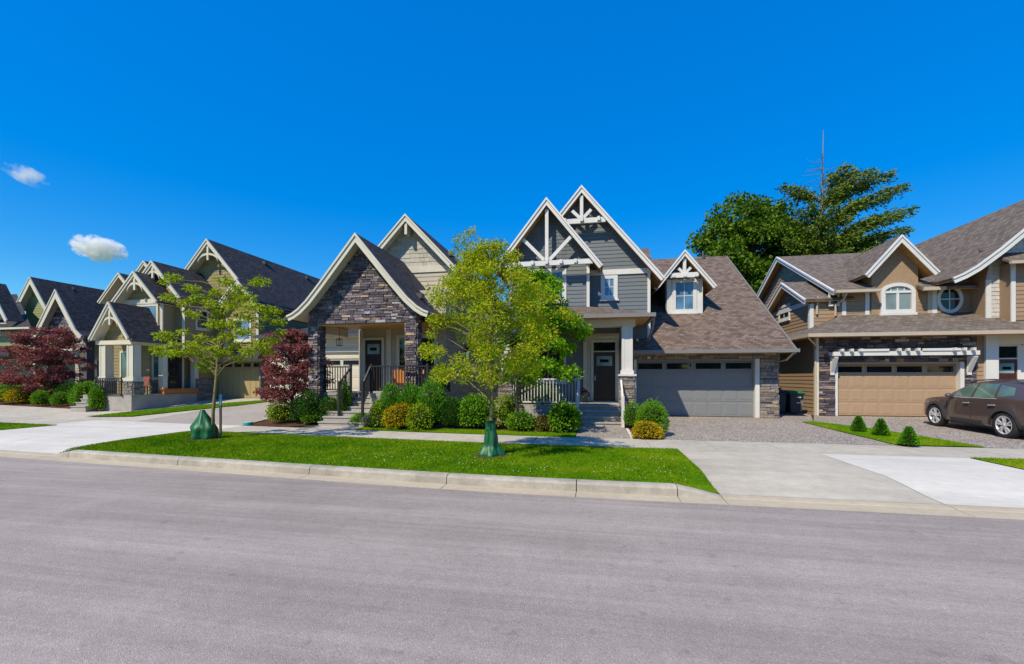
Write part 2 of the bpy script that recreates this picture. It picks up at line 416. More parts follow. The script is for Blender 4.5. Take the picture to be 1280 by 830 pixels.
def window(parent, pl, a0, a1, z0, z1, trimmat=None, fw=.10, nx=1, ny=1, glass=None, sill=True, o=.05, label=None, sash=True, mun=.03):
    """a0..z1 is the outside of the casing"""
    tm = trimmat or WHITE
    mb = MB()
    for r in ((a0, a0 + fw, z0, z1), (a1 - fw, a1, z0, z1), (a0 + fw, a1 - fw, z0, z0 + fw), (a0 + fw, a1 - fw, z1 - fw, z1)):
        slabpoly(mb, pl, [(r[0], r[2]), (r[1], r[2]), (r[1], r[3]), (r[0], r[3])], 0, o)
    w = mb.build('window', tm, parent)
    if label: w['label'] = label
    b0, b1, c0, c1 = a0 + fw, a1 - fw, z0 + fw, z1 - fw
    pa = [b0 + (b1 - b0) * i / nx for i in range(nx + 1)]; pz = [c0 + (c1 - c0) * i / ny for i in range(ny + 1)]
    for i in range(nx):
        for j in range(ny):
            pbox(pl, pa[i] + .004, pa[i + 1] - .004, pz[j] + .004, pz[j + 1] - .004, .002, .024).build('pane', glass or GLASS, w)
    for p in pa[1:-1]: pbox(pl, p - mun / 2, p + mun / 2, c0, c1, .026, .036).build('muntin', tm, w)
    for p in pz[1:-1]: pbox(pl, b0, b1, p - mun / 2, p + mun / 2, .028, .040).build('muntin', tm, w)
    if sill: pbox(pl, a0 - .05, a1 + .05, z0 - .07, z0 - .002, 0, o + .05).build('sill', tm, w)
    return w
# ------------------------------------------------------------------ roofs
def prof_off(prof, t):                      # push a profile (list of (du, z)) down along its normals by t
    out = []
    for i, p in enumerate(prof):
        q0 = prof[max(0, i - 1)]; q1 = prof[min(len(prof) - 1, i + 1)]
        dx, dz = q1[0] - q0[0], q1[1] - q0[1]; L = math.hypot(dx, dz)
        nx, nz = dz / L, -dx / L
        if nz > 0: nx, nz = -nx, -nz
        if i == 0: out.append((p[0], p[1] - t / abs(nz)))
        else: out.append((p[0] + nx * t, p[1] + nz * t))
    return out
def gable_roof(parent, uc, prof, v0, v1, mat, barge=None, bw=.22, soffit=None, sides='lr', th=.10, gutter=None, ax='v', barge_t=.05, both=False, lip=True):
    """ridge at uc running along v (or u); prof: (distance from ridge, z) from ridge to eave, both sides alike"""
    def W3(du, z, v): return (uc + du, v, z) if ax == 'v' else (v, uc + du, z)
    rf = MB(); lo = prof_off(prof, th)
    for s in sides:
        g = -1 if s == 'l' else 1
        ring = [(g * d, z) for d, z in prof] + [(g * d, z) for d, z in reversed(lo)]
        for k in range(len(prof) - 1):
            q = [(g * prof[k][0], prof[k][1]), (g * prof[k + 1][0], prof[k + 1][1]), (g * lo[k + 1][0], lo[k + 1][1]), (g * lo[k][0], lo[k][1])]
            rf.prism([W3(a, z, v0) for a, z in q], [W3(a, z, v1) for a, z in q])
    roof = rf.build('roof', mat, parent, uv=True)
    if soffit:
        sf = MB(); l2 = prof_off(prof, th + .004); l3 = prof_off(prof, th + .03)
        for s in sides:
            g = -1 if s == 'l' else 1
            for k in range(len(prof) - 1):
                q = [(g * l2[k][0], l2[k][1]), (g * l2[k + 1][0], l2[k + 1][1]), (g * l3[k + 1][0], l3[k + 1][1]), (g * l3[k][0], l3[k][1])]
                sf.prism([W3(a, z, v0 + .01) for a, z in q], [W3(a, z, v1 - .01) for a, z in q])
        sf.build('soffit', soffit, roof)
    if barge:
        ends = [(v0, -1)] + ([(v1, 1)] if both else [])
        for ve, dr in ends:
            for s in sides:
                g = -1 if s == 'l' else 1
                for nm, t0, t1, dep in (('barge_board', .03, bw, barge_t),) + ((('barge_trim', .0, .07, barge_t + .04),) if lip else ()):
                    tp = prof_off(prof, t0); bt = prof_off(prof, t1); mb = MB()
                    for k in range(len(prof) - 1):
                        q = [(g * tp[k][0], tp[k][1]), (g * tp[k + 1][0], tp[k + 1][1]), (g * bt[k + 1][0], bt[k + 1][1]), (g * bt[k][0], bt[k][1])]
                        mb.prism([W3(a, z, ve + dr * .003) for a, z in q], [W3(a, z, ve + dr * dep) for a, z in q])
                    mb.build(nm, barge, roof)
    if gutter:
        for s in sides:
            g = -1 if s == 'l' else 1; d, z = prof[-1]
            mb = MB(); x0, x1 = g * (d + .005), g * (d + .12)
            mb.prism([W3(x0, z - .15, v0), W3(x1, z - .13, v0), W3(x1, z - .01, v0), W3(x0, z - .01, v0)], [W3(x0, z - .15, v1), W3(x1, z - .13, v1), W3(x1, z - .01, v1), W3(x0, z - .01, v1)])
            mb.build('gutter', gutter, roof)
    return roof
def slab_roof(parent, pts, mat, th=.1, name='roof'):   # one sloping sheet, pts in order
    mb = MB(); mb.prism([(p[0], p[1], p[2] - th) for p in pts], pts); return mb.build(name, mat, parent, uv=True)
def roofline(uc, apex, pitch, a0, a1, zb, drop=.16):   # wall polygon under a symmetric gable
    f = lambda a: apex - drop - pitch * abs(a - uc)
    pts = [(a0, zb), (a1, zb), (a1, f(a1))]
    if a0 < uc < a1: pts.append((uc, f(uc)))
    pts.append((a0, f(a0))); return pts
def body(parent, poly, v0, v1, mat, name='wall'):
    return MB().prism([(a, v0, z) for a, z in poly], [(a, v1, z) for a, z in poly]).build(name, mat, parent)
def garage_door(parent, a0, a1, z0, z1, v, mat, cols=8, rows=3, panes=4, pane_h=.42, vertical=False, glass=None):
    pl = Pl('f', v); d = pbox(pl, a0, a1, z0, z1, -.05, 0).build('garage_door', mat, parent)
    zt = z1 - pane_h
    for i in range(panes):
        w = (a1 - a0) / panes; b0 = a0 + i * w + .09; b1 = a0 + (i + 1) * w - .09
        for r in ((b0 - .03, b1 + .03, z1 - .09, z1 - .06), (b0 - .03, b1 + .03, zt + .05, zt + .08), (b0 - .03, b0, zt + .08, z1 - .09), (b1, b1 + .03, zt + .08, z1 - .09)):
            pbox(pl, *r, .002, .02).build('pane_frame', mat, d)
        pbox(pl, b0, b1, zt + .08, z1 - .09, .002, .008).build('pane', glass or GLASS, d)
    if vertical:
        n = cols; w = (a1 - a0) / n
        for i in range(n): pbox(pl, a0 + i * w + .012, a0 + (i + 1) * w - .012, z0 + .02, zt, .002, .02).build('panel', mat, d)
    else:
        h = (zt - z0) / rows; w = (a1 - a0) / cols
        for j in range(rows):
            pbox(pl, a0, a1, z0 + j * h + .006, z0 + (j + 1) * h - .006, .001, .012).build('door_section', mat, d)
            for i in range(cols):
                mb = MB(); x0, x1, y0, y1 = a0 + i * w + .05, a0 + (i + 1) * w - .05, z0 + j * h + .07, z0 + (j + 1) * h - .07; e = .035
                mb.prism([pl.at(a, z, .0125) for a, z in ((x0, y0), (x1, y0), (x1, y1), (x0, y1))], [pl.at(a, z, .020) for a, z in ((x0 + e, y0 + e), (x1 - e, y0 + e), (x1 - e, y1 - e), (x0 + e, y1 - e))])
                mb.build('panel', mat, d)
    return d
def railing(parent, p, q, mat, h=.95, gap=.115, post=.09, z0=.1, ends=(True, True), bal=.028):
    """p, q on the floor line; posts, two rails and square balusters"""
    p, q = Vector(p), Vector(q); r = None
    up = Vector((0, 0, 1)); mb = MB(); mb.beam(p + up * h, q + up * h, .07, .05); mb.beam(p + up * z0, q + up * z0, .05, .05)
    r = mb.build('railing', mat, parent)
    for e, pt in zip(ends, (p, q)):
        if e: MB().box((pt.x - post / 2, pt.y - post / 2, pt.z - .02), (pt.x + post / 2, pt.y + post / 2, pt.z + h + .09)).build('post', mat, r)
    n = max(2, int((q - p).length / gap)); me = None; b0 = base_of(parent)
    for i in range(1, n):
        c = p.lerp(q, i / n)
        if me is None:
            me = MB().box((-bal / 2, -bal / 2, z0), (bal / 2, bal / 2, h)).mesh('baluster'); me.materials.append(mat)
        link('baluster', me, r, c - b0)
    return r
def steps(parent, u0, u1, v0, z0, n, rise, tread, mat, name='step'):
    for i in range(n):
        MB().box((u0, v0 + i * tread, z0 - .3), (u1, v0 + (i + 1) * tread + (.0 if i < n - 1 else .3), z0 + (i + 1) * rise - .05)).build('riser', mat, parent)
        MB().box((u0 - .02, v0 + i * tread - .03, z0 + (i + 1) * rise - .048), (u1 + .02, v0 + (i + 1) * tread - .034 + (0 if i < n - 1 else .3), z0 + (i + 1) * rise)).build('tread', mat, parent)
# ================================================================== ground, road, pavement
ASPH = ground_mat('worn_asphalt', (.325, .286, .265), [(.22, .10), (1.1, .07), (9, .06)], .85, .55,
                  [(0, .74), (.2, .92), (.75, 1.03), (.94, 1.10), (1, 1.45)], 130, streak=.10, pits=.16)
CONC_W = ground_mat('new_white_concrete', (.55, .53, .48), [(.5, .08), (6, .06)], .9, .15, None, 120, streak=.06, pits=.06)
CONC_B = ground_mat('buff_concrete', (.43, .398, .335), [(.4, .14), (3, .10), (22, .07)], .9, .2, None, 120, streak=.05, pits=.10)
CONC_S = ground_mat('pavement_concrete', (.425, .395, .335), [(.5, .14), (4, .10), (25, .07)], .9, .2, None, 120, pits=.12)
CONC_G = ground_mat('gutter_concrete', (.44, .385, .29), [(.8, .10), (7, .08)], .9, .2, None, 120)
CONC_K = ground_mat('kerb_concrete', (.37, .345, .295), [(.7, .24), (5, .16), (25, .08)], .9, .3, None, 120)
AGG = ground_mat('exposed_aggregate', (.30, .265, .235), [(.6, .10), (3, .06)], .85, .7, [(0, .35), (.4, .8), (.7, 1.1), (1, 1.8)], 38)
DRIVE = ground_mat('brushed_driveway', (.33, .30, .265), [(.4, .10), (4, .07)], .9, .3, [(0, .8), (1, 1.2)], 60)
SOIL = ground_mat('bark_mulch', (.085, .045, .028), [(2, .25), (14, .3)], .95, .9, [(0, .5), (1, 1.5)], 45)
FARG = ground_mat('field_ground', (.09, .15, .03), [(.05, .2), (.6, .2)], .95, .3)
def grass_mat(name, c0, c1, c2):
    m, n, l, b = _mk(name); tc = n.new('ShaderNodeTexCoord'); o = tc.outputs['Object']
    f = noise(n, l, o, .55, 5, .65); g = noise(n, l, o, 6.5, 4, .7); r = rnd(n, l)
    k = math_(n, l, 'ADD', math_(n, l, 'MULTIPLY', f, .55), math_(n, l, 'ADD', math_(n, l, 'MULTIPLY', g, .25), math_(n, l, 'MULTIPLY', r, .2)))
    l.new(ramp(n, l, k, [(.34, c0), (.48, c1), (.63, c2)]), b.inputs['Base Color'])
    b.inputs['Roughness'].default_value = .8; b.inputs['Specular IOR Level'].default_value = .02
    bumpn(n, l, noise(n, l, o, 70, 3, .7), .8, .02, b); MATS[name] = m; return m
GRASS = grass_mat('lawn_grass', (.040, .130, .003), (.095, .215, .004), (.24, .30, .010))
GRASS2 = grass_mat('lawn_blades', (.045, .150, .003), (.110, .25, .005), (.26, .335, .012))
def sheet(name, poly, mat, off=0., zf=None, step=1.2, parent=None):
    bm = bmesh.new(); vs = [bm.verts.new((a, b, 0)) for a, b in poly]; bm.faces.new(vs)
    for ax in (0, 1):
        lo = min(p[ax] for p in poly); hi = max(p[ax] for p in poly); c = lo + step
        while c < hi - 1e-3:
            co = [0, 0, 0]; no = [0, 0, 0]; co[ax] = c; no[ax] = 1
            bmesh.ops.bisect_plane(bm, geom=bm.verts[:] + bm.edges[:] + bm.faces[:], plane_co=co, plane_no=no); c += step
    for v in bm.verts: v.co.z = (zf or gz)(v.co.x, v.co.y) + off
    bmesh.ops.recalc_face_normals(bm, faces=bm.faces)
    if bm.faces and sum(f.normal.z for f in bm.faces) < 0: bmesh.ops.reverse_faces(bm, faces=bm.faces)
    me = bpy.data.meshes.new(name); bm.to_mesh(me); bm.free(); me.materials.append(mat)
    return link(name, me, parent)
def band(v0, v1, u0, u1, n=24):             # strip that follows the bend of the street
    us = [u0 + (u1 - u0) * i / n for i in range(n + 1)]
    return [(u, v0 + bend(u)) for u in us] + [(u, v1 + bend(u)) for u in reversed(us)]
far = MB(); R_ = 6000
far.poly([(-R_, -R_, -.42), (R_, -R_, -.42), (R_, R_, -.42), (-R_, R_, -.42)]); struct(far.build('ground', FARG))
# road: from the near kerb behind the camera to the gutter
us = [-90 + 3 * i for i in range(61)]
rd = MB(); rows = [(-3.2, -.20), (1.0, -.13), (3.5, -.115), (5.5, -.125), (7.27, -.152)]
ring = []
for u in us:
    ring.append([(u, (v if i else v) + bend(u), z) for i, (v, z) in enumerate(rows)])
for a, b in zip(ring, ring[1:]):
    for j in range(len(rows) - 1): rd.poly([a[j], b[j], b[j + 1], a[j + 1]])
struct(rd.build('road', ASPH, smooth=True))
# gutter slabs and kerb stones
gut = struct(thing('gutter', None, None, (0, 0, 0))); kerb = struct(thing('kerb', None, None, (0, 0, 0)))
JO = [-60, -52, -44, -36, -28, -23.5, -20.0, -16.4, -13.3, -12.6, -9.1, -5.64, -2.68, -.33, 1.31, 2.0, 5.2, 8.2, 9.0, 12.5, 16, 20, 25, 32, 40]
def swept(prof_at, u0, u1, gap=.006, n=6):   # prof_at(t) gives the (v, z) outline at t along the piece
    mb = MB(); rings = []
    for i in range(n + 1):
        t = i / n; u = u0 + gap + (u1 - u0 - 2 * gap) * t
        rings.append([(u, v + bend(u), z) for v, z in prof_at(t)])
    k = len(rings[0])
    for a, b in zip(rings, rings[1:]):
        for j in range(k): mb.poly([a[j], a[(j + 1) % k], b[(j + 1) % k], b[j]])
    mb.poly(rings[0]); mb.poly(rings[-1]); return mb
def kp(h): return [(7.57, -.30), (7.57, -.146), (7.585, -.146 + .12 * h), (7.615, -.146 + .15 * h), (7.66, -.142 + .158 * h), (7.79, -.142 + .16 * h), (7.79, -.30)]
def gp(): return [(7.25, -.30), (7.25, -.147), (7.57, -.140), (7.57, -.30)]
for a, b in zip(JO, JO[1:]):
    swept(lambda t: gp(), a, b).build('gutter_slab', CONC_G, gut)
    if b <= -20.0 or (a >= -12.6 and b <= 1.31) or a >= 9.0: h = (1, 1)
    elif (a, b) == (-13.3, -12.6): h = (.12, 1)
    elif (a, b) == (1.31, 2.0): h = (1, .10)
    elif (a, b) == (8.2, 9.0): h = (.12, 1)
    else: h = (.10, .10)
    swept(lambda t: kp(h[0] + (h[1] - h[0]) * t), a, b, .008).build('kerb_stone', CONC_K if h != (.10, .10) else CONC_G, kerb)
# driveway crossings between kerb and pavement: slabs that rise from the gutter
def ramp_z(u, v): return -.125 + .125 * sm(v - bend(u), 7.8, 9.3) + .0
def crossing(name, u0, u1, mat, nu, nv):
    o = struct(thing(name, None, None, (0, 0, 0)))
    for i in range(nu):
        for j in range(nv):
            a0, a1 = u0 + (u1 - u0) * i / nu + .006, u0 + (u1 - u0) * (i + 1) / nu - .006
            b0, b1 = 7.795 + (11.59 - 7.795) * j / nv, 7.795 + (11.59 - 7.795) * (j + 1) / nv - .012
            mb = MB(); n = 8
            for p in range(3):
                for q in range(n):
                    c = [(a0 + (a1 - a0) * x / 3, b0 + (b1 - b0) * y / n) for x, y in ((p, q), (p + 1, q), (p + 1, q + 1), (p, q + 1))]
                    mb.poly([(x, y + bend(x), ramp_z(x, y + bend(x))) for x, y in c])
            mb.build('concrete_slab', mat, o, smooth=True)
    return o
crossing('driveway_crossing', 2.0, 5.2, CONC_B, 1, 1)
crossing('white_driveway_crossing', 5.2, 8.2, CONC_W, 1, 1)
crossing('wide_driveway_crossing', -20.0, -13.3, CONC_W, 2, 1)
# pavement slabs
pv = struct(thing('pavement', None, None, (0, 0, 0))); u = -46.0
PJ = [-46 + 1.58 * i for i in range(46)]
for a, b in zip(PJ, PJ[1:]):
    m = CONC_W if -22 < a < -13.6 else CONC_S
    a0, b0 = a + .006, b - .006
    lo = [(a0, 11.6 + bend(a0)), (b0, 11.6 + bend(b0)), (b0, 13.36 + bend(b0)), (a0, 13.36 + bend(a0))]
    dz = random.uniform(-.003, .003)
    MB().prism([(x, y, -.12) for x, y in lo], [(x, y, dz) for x, y in lo]).build('paving_slab', m, pv)
# lots behind the pavement (bark mulch under everything), then lawns, paths, driveways
lot = band(13.0, 60, -70, 40, 44); struct(sheet('planting_bed_ground', lot, SOIL, -.035, step=2.0))
fr = band(7.6, 13.2, -70, 40, 44); struct(sheet('verge_ground', fr, SOIL, 0, zf=lambda u, v: -.15, step=4))
def mound(u, v):
    w = v - bend(u); z = .012 + .035 * sm(w, 7.7, 8.6) * (1 - sm(w, 10.9, 11.6)) - .012 * (1 - sm(w, 7.75, 7.95))
    t = max(sm(u, 1.25, 1.95) * (1 - sm(u, 3, 6)), sm(-u, 12.95, 13.3) * (1 - sm(-u, 14, 17)), sm(-u, -9.0, -8.3) * sm(u, 6, 7.5), sm(u, -20.7, -20.05) * (1 - sm(u, -18, -16)))
    return z * (1 - t) + (ramp_z(u, v) + .012) * t
VERGE = band(7.78, 11.6, -13.3, 2.0)
VERGE_R = band(7.78, 11.6, 8.22, 24, 10); VERGE_L = band(7.78, 11.6, -40, -20.0, 12)
struct(sheet('grass_verge', VERGE, GRASS, 0, mound, .45)); struct(sheet('grass_verge', VERGE_R, GRASS, 0, mound, .7)); struct(sheet('grass_verge', VERGE_L, GRASS, 0, mound, .9))
WEDGE = [(7.85, 13.38), (9.85, 13.38), (9.55, 15.0), (8.9, 17.0), (8.1, 18.5), (7.62, 18.35), (7.7, 16.2)]
struct(sheet('lawn_wedge', WEDGE, GRASS, .02, step=.6))
LAWN = band(13.38, 14.35, -8.2, -.62, 10); struct(sheet('front_lawn', LAWN, GRASS, .012, step=.5))
STRIP = [G(*p) for p in ((106, 521.5), (165, 521), (235, 513.5), (300, 507), (338, 502), (330, 500.8), (240, 507.5), (160, 515.5))]
struct(sheet('lawn_strip', STRIP, GRASS, .035, step=.8))
struct(sheet('aggregate_driveway', [(1.95, 13.37), (7.85, 13.37), (7.7, 16.2), (7.62, 18.35), (8.1, 18.5), (9.15, 21.2), (9.15, 22.5), (7.2, 22.5), (7.2, 19.75), (1.3, 19.75), (1.3, 17.2), (1.95, 15.6)], AGG, 0))
struct(sheet('aggregate_drive_apron', [(9.85, 13.37), (20, 13.37), (20, 20.9), (9.15, 20.9), (8.1, 18.5), (8.9, 17), (9.55, 15)], AGG, 0))
struct(sheet('entry_path', [(-.6, 13.37), (.98, 13.37), (.98, 16.2), (-.6, 16.2)], AGG, 0))
struct(sheet('stone_path', [(-10.4, 13.95), (-8.1, 13.8), (-8.15, 14.6), (-10.0, 14.6)], CONC_S, .004))
struct(sheet('brushed_driveway', [(u, 13.37 + bend(u)) for u in (-18.6, -17, -15, -13.1)] + [(-13.2, 16), (-13.9, 18), (-12.4, 22.1), (-18.3, 22.1)], DRIVE, 0))
struct(sheet('side_driveway', [(u, 13.37 + bend(u)) for u in (-36, -30, -26, -22, -18.62)] + [(-18.32, 22.6), (-23.2, 22.6), (-22.6, 17.4), (-24.2, 17.3), (-26, 17.9), (-30, 18.6), (-36, 19.6)], CONC_S, -.004))
# grass blades
def inpoly(pts, poly):
    x, y = pts[:, 0], pts[:, 1]; r = np.zeros(len(pts), bool); j = len(poly) - 1
    for i in range(len(poly)):
        xi, yi = poly[i]; xj, yj = poly[j]
        r ^= ((yi > y) != (yj > y)) & (x < (xj - xi) * (y - yi) / (yj - yi + 1e-12) + xi); j = i
    return r
def raw_mesh(name, verts, faces, mat, parent=None):
    """verts (N,3), faces (M,3) as arrays"""
    me = bpy.data.meshes.new(name); off = base_of(parent)
    vv = (verts - np.array(off)).astype(np.float32); ff = faces.astype(np.int32); k = ff.shape[1]
    me.vertices.add(len(vv)); me.vertices.foreach_set('co', vv.ravel())
    me.loops.add(ff.size); me.loops.foreach_set('vertex_index', ff.ravel())
    me.polygons.add(len(ff)); me.polygons.foreach_set('loop_start', np.arange(0, ff.size, k, dtype=np.int32))
    me.update(calc_edges=True); me.materials.append(mat); return link(name, me, parent)
def blades(name, label, poly, dens, zf, h=(.018, .042), w=.010):
    p = np.array(poly); lo, hi = p.min(0), p.max(0); n = int((hi - lo).prod() * dens)
    q = rng.uniform(lo, hi, (n, 2)); q = q[inpoly(q, poly)]; n = len(q)
    z = np.array([zf(a, b) for a, b in q]); an = rng.uniform(0, 2 * np.pi, n); hh = rng.uniform(*h, n)
    dx, dy = np.cos(an) * w / 2, np.sin(an) * w / 2; le = rng.normal(0, .45, (n, 2)) * hh[:, None]
    V = np.empty((n, 3, 3)); V[:, 0] = np.c_[q[:, 0] - dx, q[:, 1] - dy, z]; V[:, 1] = np.c_[q[:, 0] + dx, q[:, 1] + dy, z]
    V[:, 2] = np.c_[q + le, z + hh]
    o = raw_mesh(name, V.reshape(-1, 3), np.arange(n * 3).reshape(-1, 3), GRASS2)
    return tag(o, label, 'grass', kind='stuff')
blades('grass', 'short green grass on the wide verge behind the kerb', VERGE, 3000, mound)
blades('grass', 'short grass on the verge at the right edge', band(7.78, 11.6, 8.22, 12, 6), 1500, mound)
blades('grass', 'short grass on the verge at the left edge', band(7.78, 11.6, -28, -20.0, 6), 1000, mound)
blades('grass', 'grass on the wedge between the grey and brown driveways', WEDGE, 1600, lambda u, v: gz(u, v) + .02)
blades('grass', 'narrow lawn between pavement and shrub beds', LAWN, 1600, lambda u, v: gz(u, v) + .012)
blades('grass', 'thin grass strip between the two left driveways', STRIP, 900, lambda u, v: gz(u, v) + .035)
# clover heads in the verge
def clover():
    c = []
    for cu, cv, r, n in ((-3.7, 9.1, 1.1, 28), (-2.6, 8.5, 1.0, 20), (-4.6, 8.6, 1.0, 18), (1.0, 8.6, .7, 14), (.4, 8.3, .9, 12), (1.4, 9.8, .5, 12), (-6.5, 8.6, 1.2, 10), (-.8, 8.2, 1.0, 14)):
        c.append(np.c_[rng.normal(cu, r * .6, n), rng.normal(cv, r * .3, n)])
    q = np.concatenate(c); q = q[inpoly(q, VERGE)]; V = []; Fc = []
    for a, b in q:
        z = mound(a, b) + rng.uniform(.03, .05); r = rng.uniform(.006, .010); i = len(V)
        V += [(a + r, b, z), (a - r, b, z), (a, b + r, z), (a, b - r, z), (a, b, z + r), (a, b, z - r)]
        Fc += [(i, i + 2, i + 4), (i + 2, i + 1, i + 4), (i + 1, i + 3, i + 4), (i + 3, i, i + 4), (i + 2, i, i + 5), (i + 1, i + 2, i + 5), (i + 3, i + 1, i + 5), (i, i + 3, i + 5)]
    o = raw_mesh('clover_flowers', np.array(V), np.array(Fc), M('clover_white', (.75, .78, .66), .8))
    tag(o, 'scattered tiny white clover heads in the wide verge', 'clover', kind='stuff')
clover()
# ================================================================== houses
def bars(parent, pl, name, segs, mat, o0, o1):        # flat timber pieces on a wall plane: ((a,z),(a,z),width)
    for (p, q, w) in segs:
        dx, dz = q[0] - p[0], q[1] - p[1]; L = math.hypot(dx, dz); nx, nz = -dz / L * w / 2, dx / L * w / 2
        pts = [(p[0] + nx, p[1] + nz), (q[0] + nx, q[1] + nz), (q[0] - nx, q[1] - nz), (p[0] - nx, p[1] - nz)]
        MB().prism([pl.at(a, z, o0) for a, z in pts], [pl.at(a, z, o1) for a, z in pts]).build(name, mat, parent)
def pier(parent, u0, u1, v0, v1, z0, z1, zt, stmat, wmat, keep=40, mortar=None, cap=True, taper=0.):
    """stone pier with a square painted column on it"""
    s = box('pier', (u0, v0, z0), (u1, v1, z1), mortar or MORTAR2, parent)
    stones(s, [(Pl('f', v0), [(u0, z0), (u1, z0), (u1, z1), (u0, z1)], []), (Pl('r', u1), [(v0, z0), (v1, z0), (v1, z1), (v0, z1)], []),
               (Pl('l', u0), [(v0, z0), (v1, z0), (v1, z1), (v0, z1)], [])], stmat, keep=keep)
    if cap: box('pier_cap', (u0 - .07, v0 - .07, z1), (u1 + .07, v1 + .07, z1 + .07), wmat, s)
    if zt > z1:
        i = .06; mb = MB(); t = taper
        mb.prism([(u0 + i, v0 + i, z1 + .07), (u1 - i, v0 + i, z1 + .07), (u1 - i, v1 - i, z1 + .07), (u0 + i, v1 - i, z1 + .07)],
                 [(u0 + i + t, v0 + i + t, zt), (u1 - i - t, v0 + i + t, zt), (u1 - i - t, v1 - i - t, zt), (u0 + i + t, v1 - i - t, zt)])
        c = mb.build('column', wmat, parent)
        um = (u0 + u1) / 2
        for a in (u0 + i, u1 - i - .09): box('column_stile', (a, v0 + i - .015, z1 + .08), (a + .09, v0 + i + .02, zt - .01), wmat, c)
        box('column_base', (u0 + .02, v0 + .02, z1 + .072), (u1 - .02, v1 - .02, z1 + .22), wmat, c)
    return s
def front_door(parent, pl, a0, a1, z0, z1, mat, trimm, transom=.0, glass=None, light=True):
    d = pbox(pl, a0, a1, z0, z1, .0, .03).build('door', mat, parent)
    fw = .11; zt = z1 + (transom + .06 if transom else 0)
    for r in ((a0 - fw, a0 - .004, z0, zt + fw), (a1 + .004, a1 + fw, z0, zt + fw), (a0 - .003, a1 + .003, zt + .003, zt + fw)): pbox(pl, *r, 0, .06).build('door_frame', trimm, d)
    if transom:
        pbox(pl, a0, a1, z1 + .055, zt, .0, .02).build('transom_pane', glass or GLASS, d); pbox(pl, a0 - .003, a1 + .003, z1 + .002, z1 + .05, 0, .05).build('transom_bar', trimm, d)
    w = a1 - a0; h = z1 - z0
    if light:
        pbox(pl, a0 + .14 * w, a1 - .14 * w, z0 + .72 * h, z0 + .92 * h, .031, .038).build('door_pane', FROST, d)
        pbox(pl, a0 + .30 * w, a1 - .30 * w, z0 + .79 * h, z0 + .85 * h, .039, .043).build('pane_centre', GLASS, d)
    for k in range(3):
        x0 = a0 + .1 * w + k * .28 * w; pbox(pl, x0, x0 + .24 * w, z0 + .08 * h, z0 + .66 * h, .031, .04).build('door_panel', mat, d)
    pbox(pl, a0 + .05 * w, a0 + .09 * w, z0 + .42 * h, z0 + .52 * h, .031, .07).build('handle', STEEL, d)
    pbox(pl, a0, a1, z0 - .04, z0 - .002, 0, .12).build('threshold', trimm, d)
    return d
def vents(parent, pts, mat):
    for p in pts:
        x, y, z = p; MB().box((x - .12, y - .16, z - .05), (x + .12, y + .16, z + .16)).build('roof_vent', mat, parent)

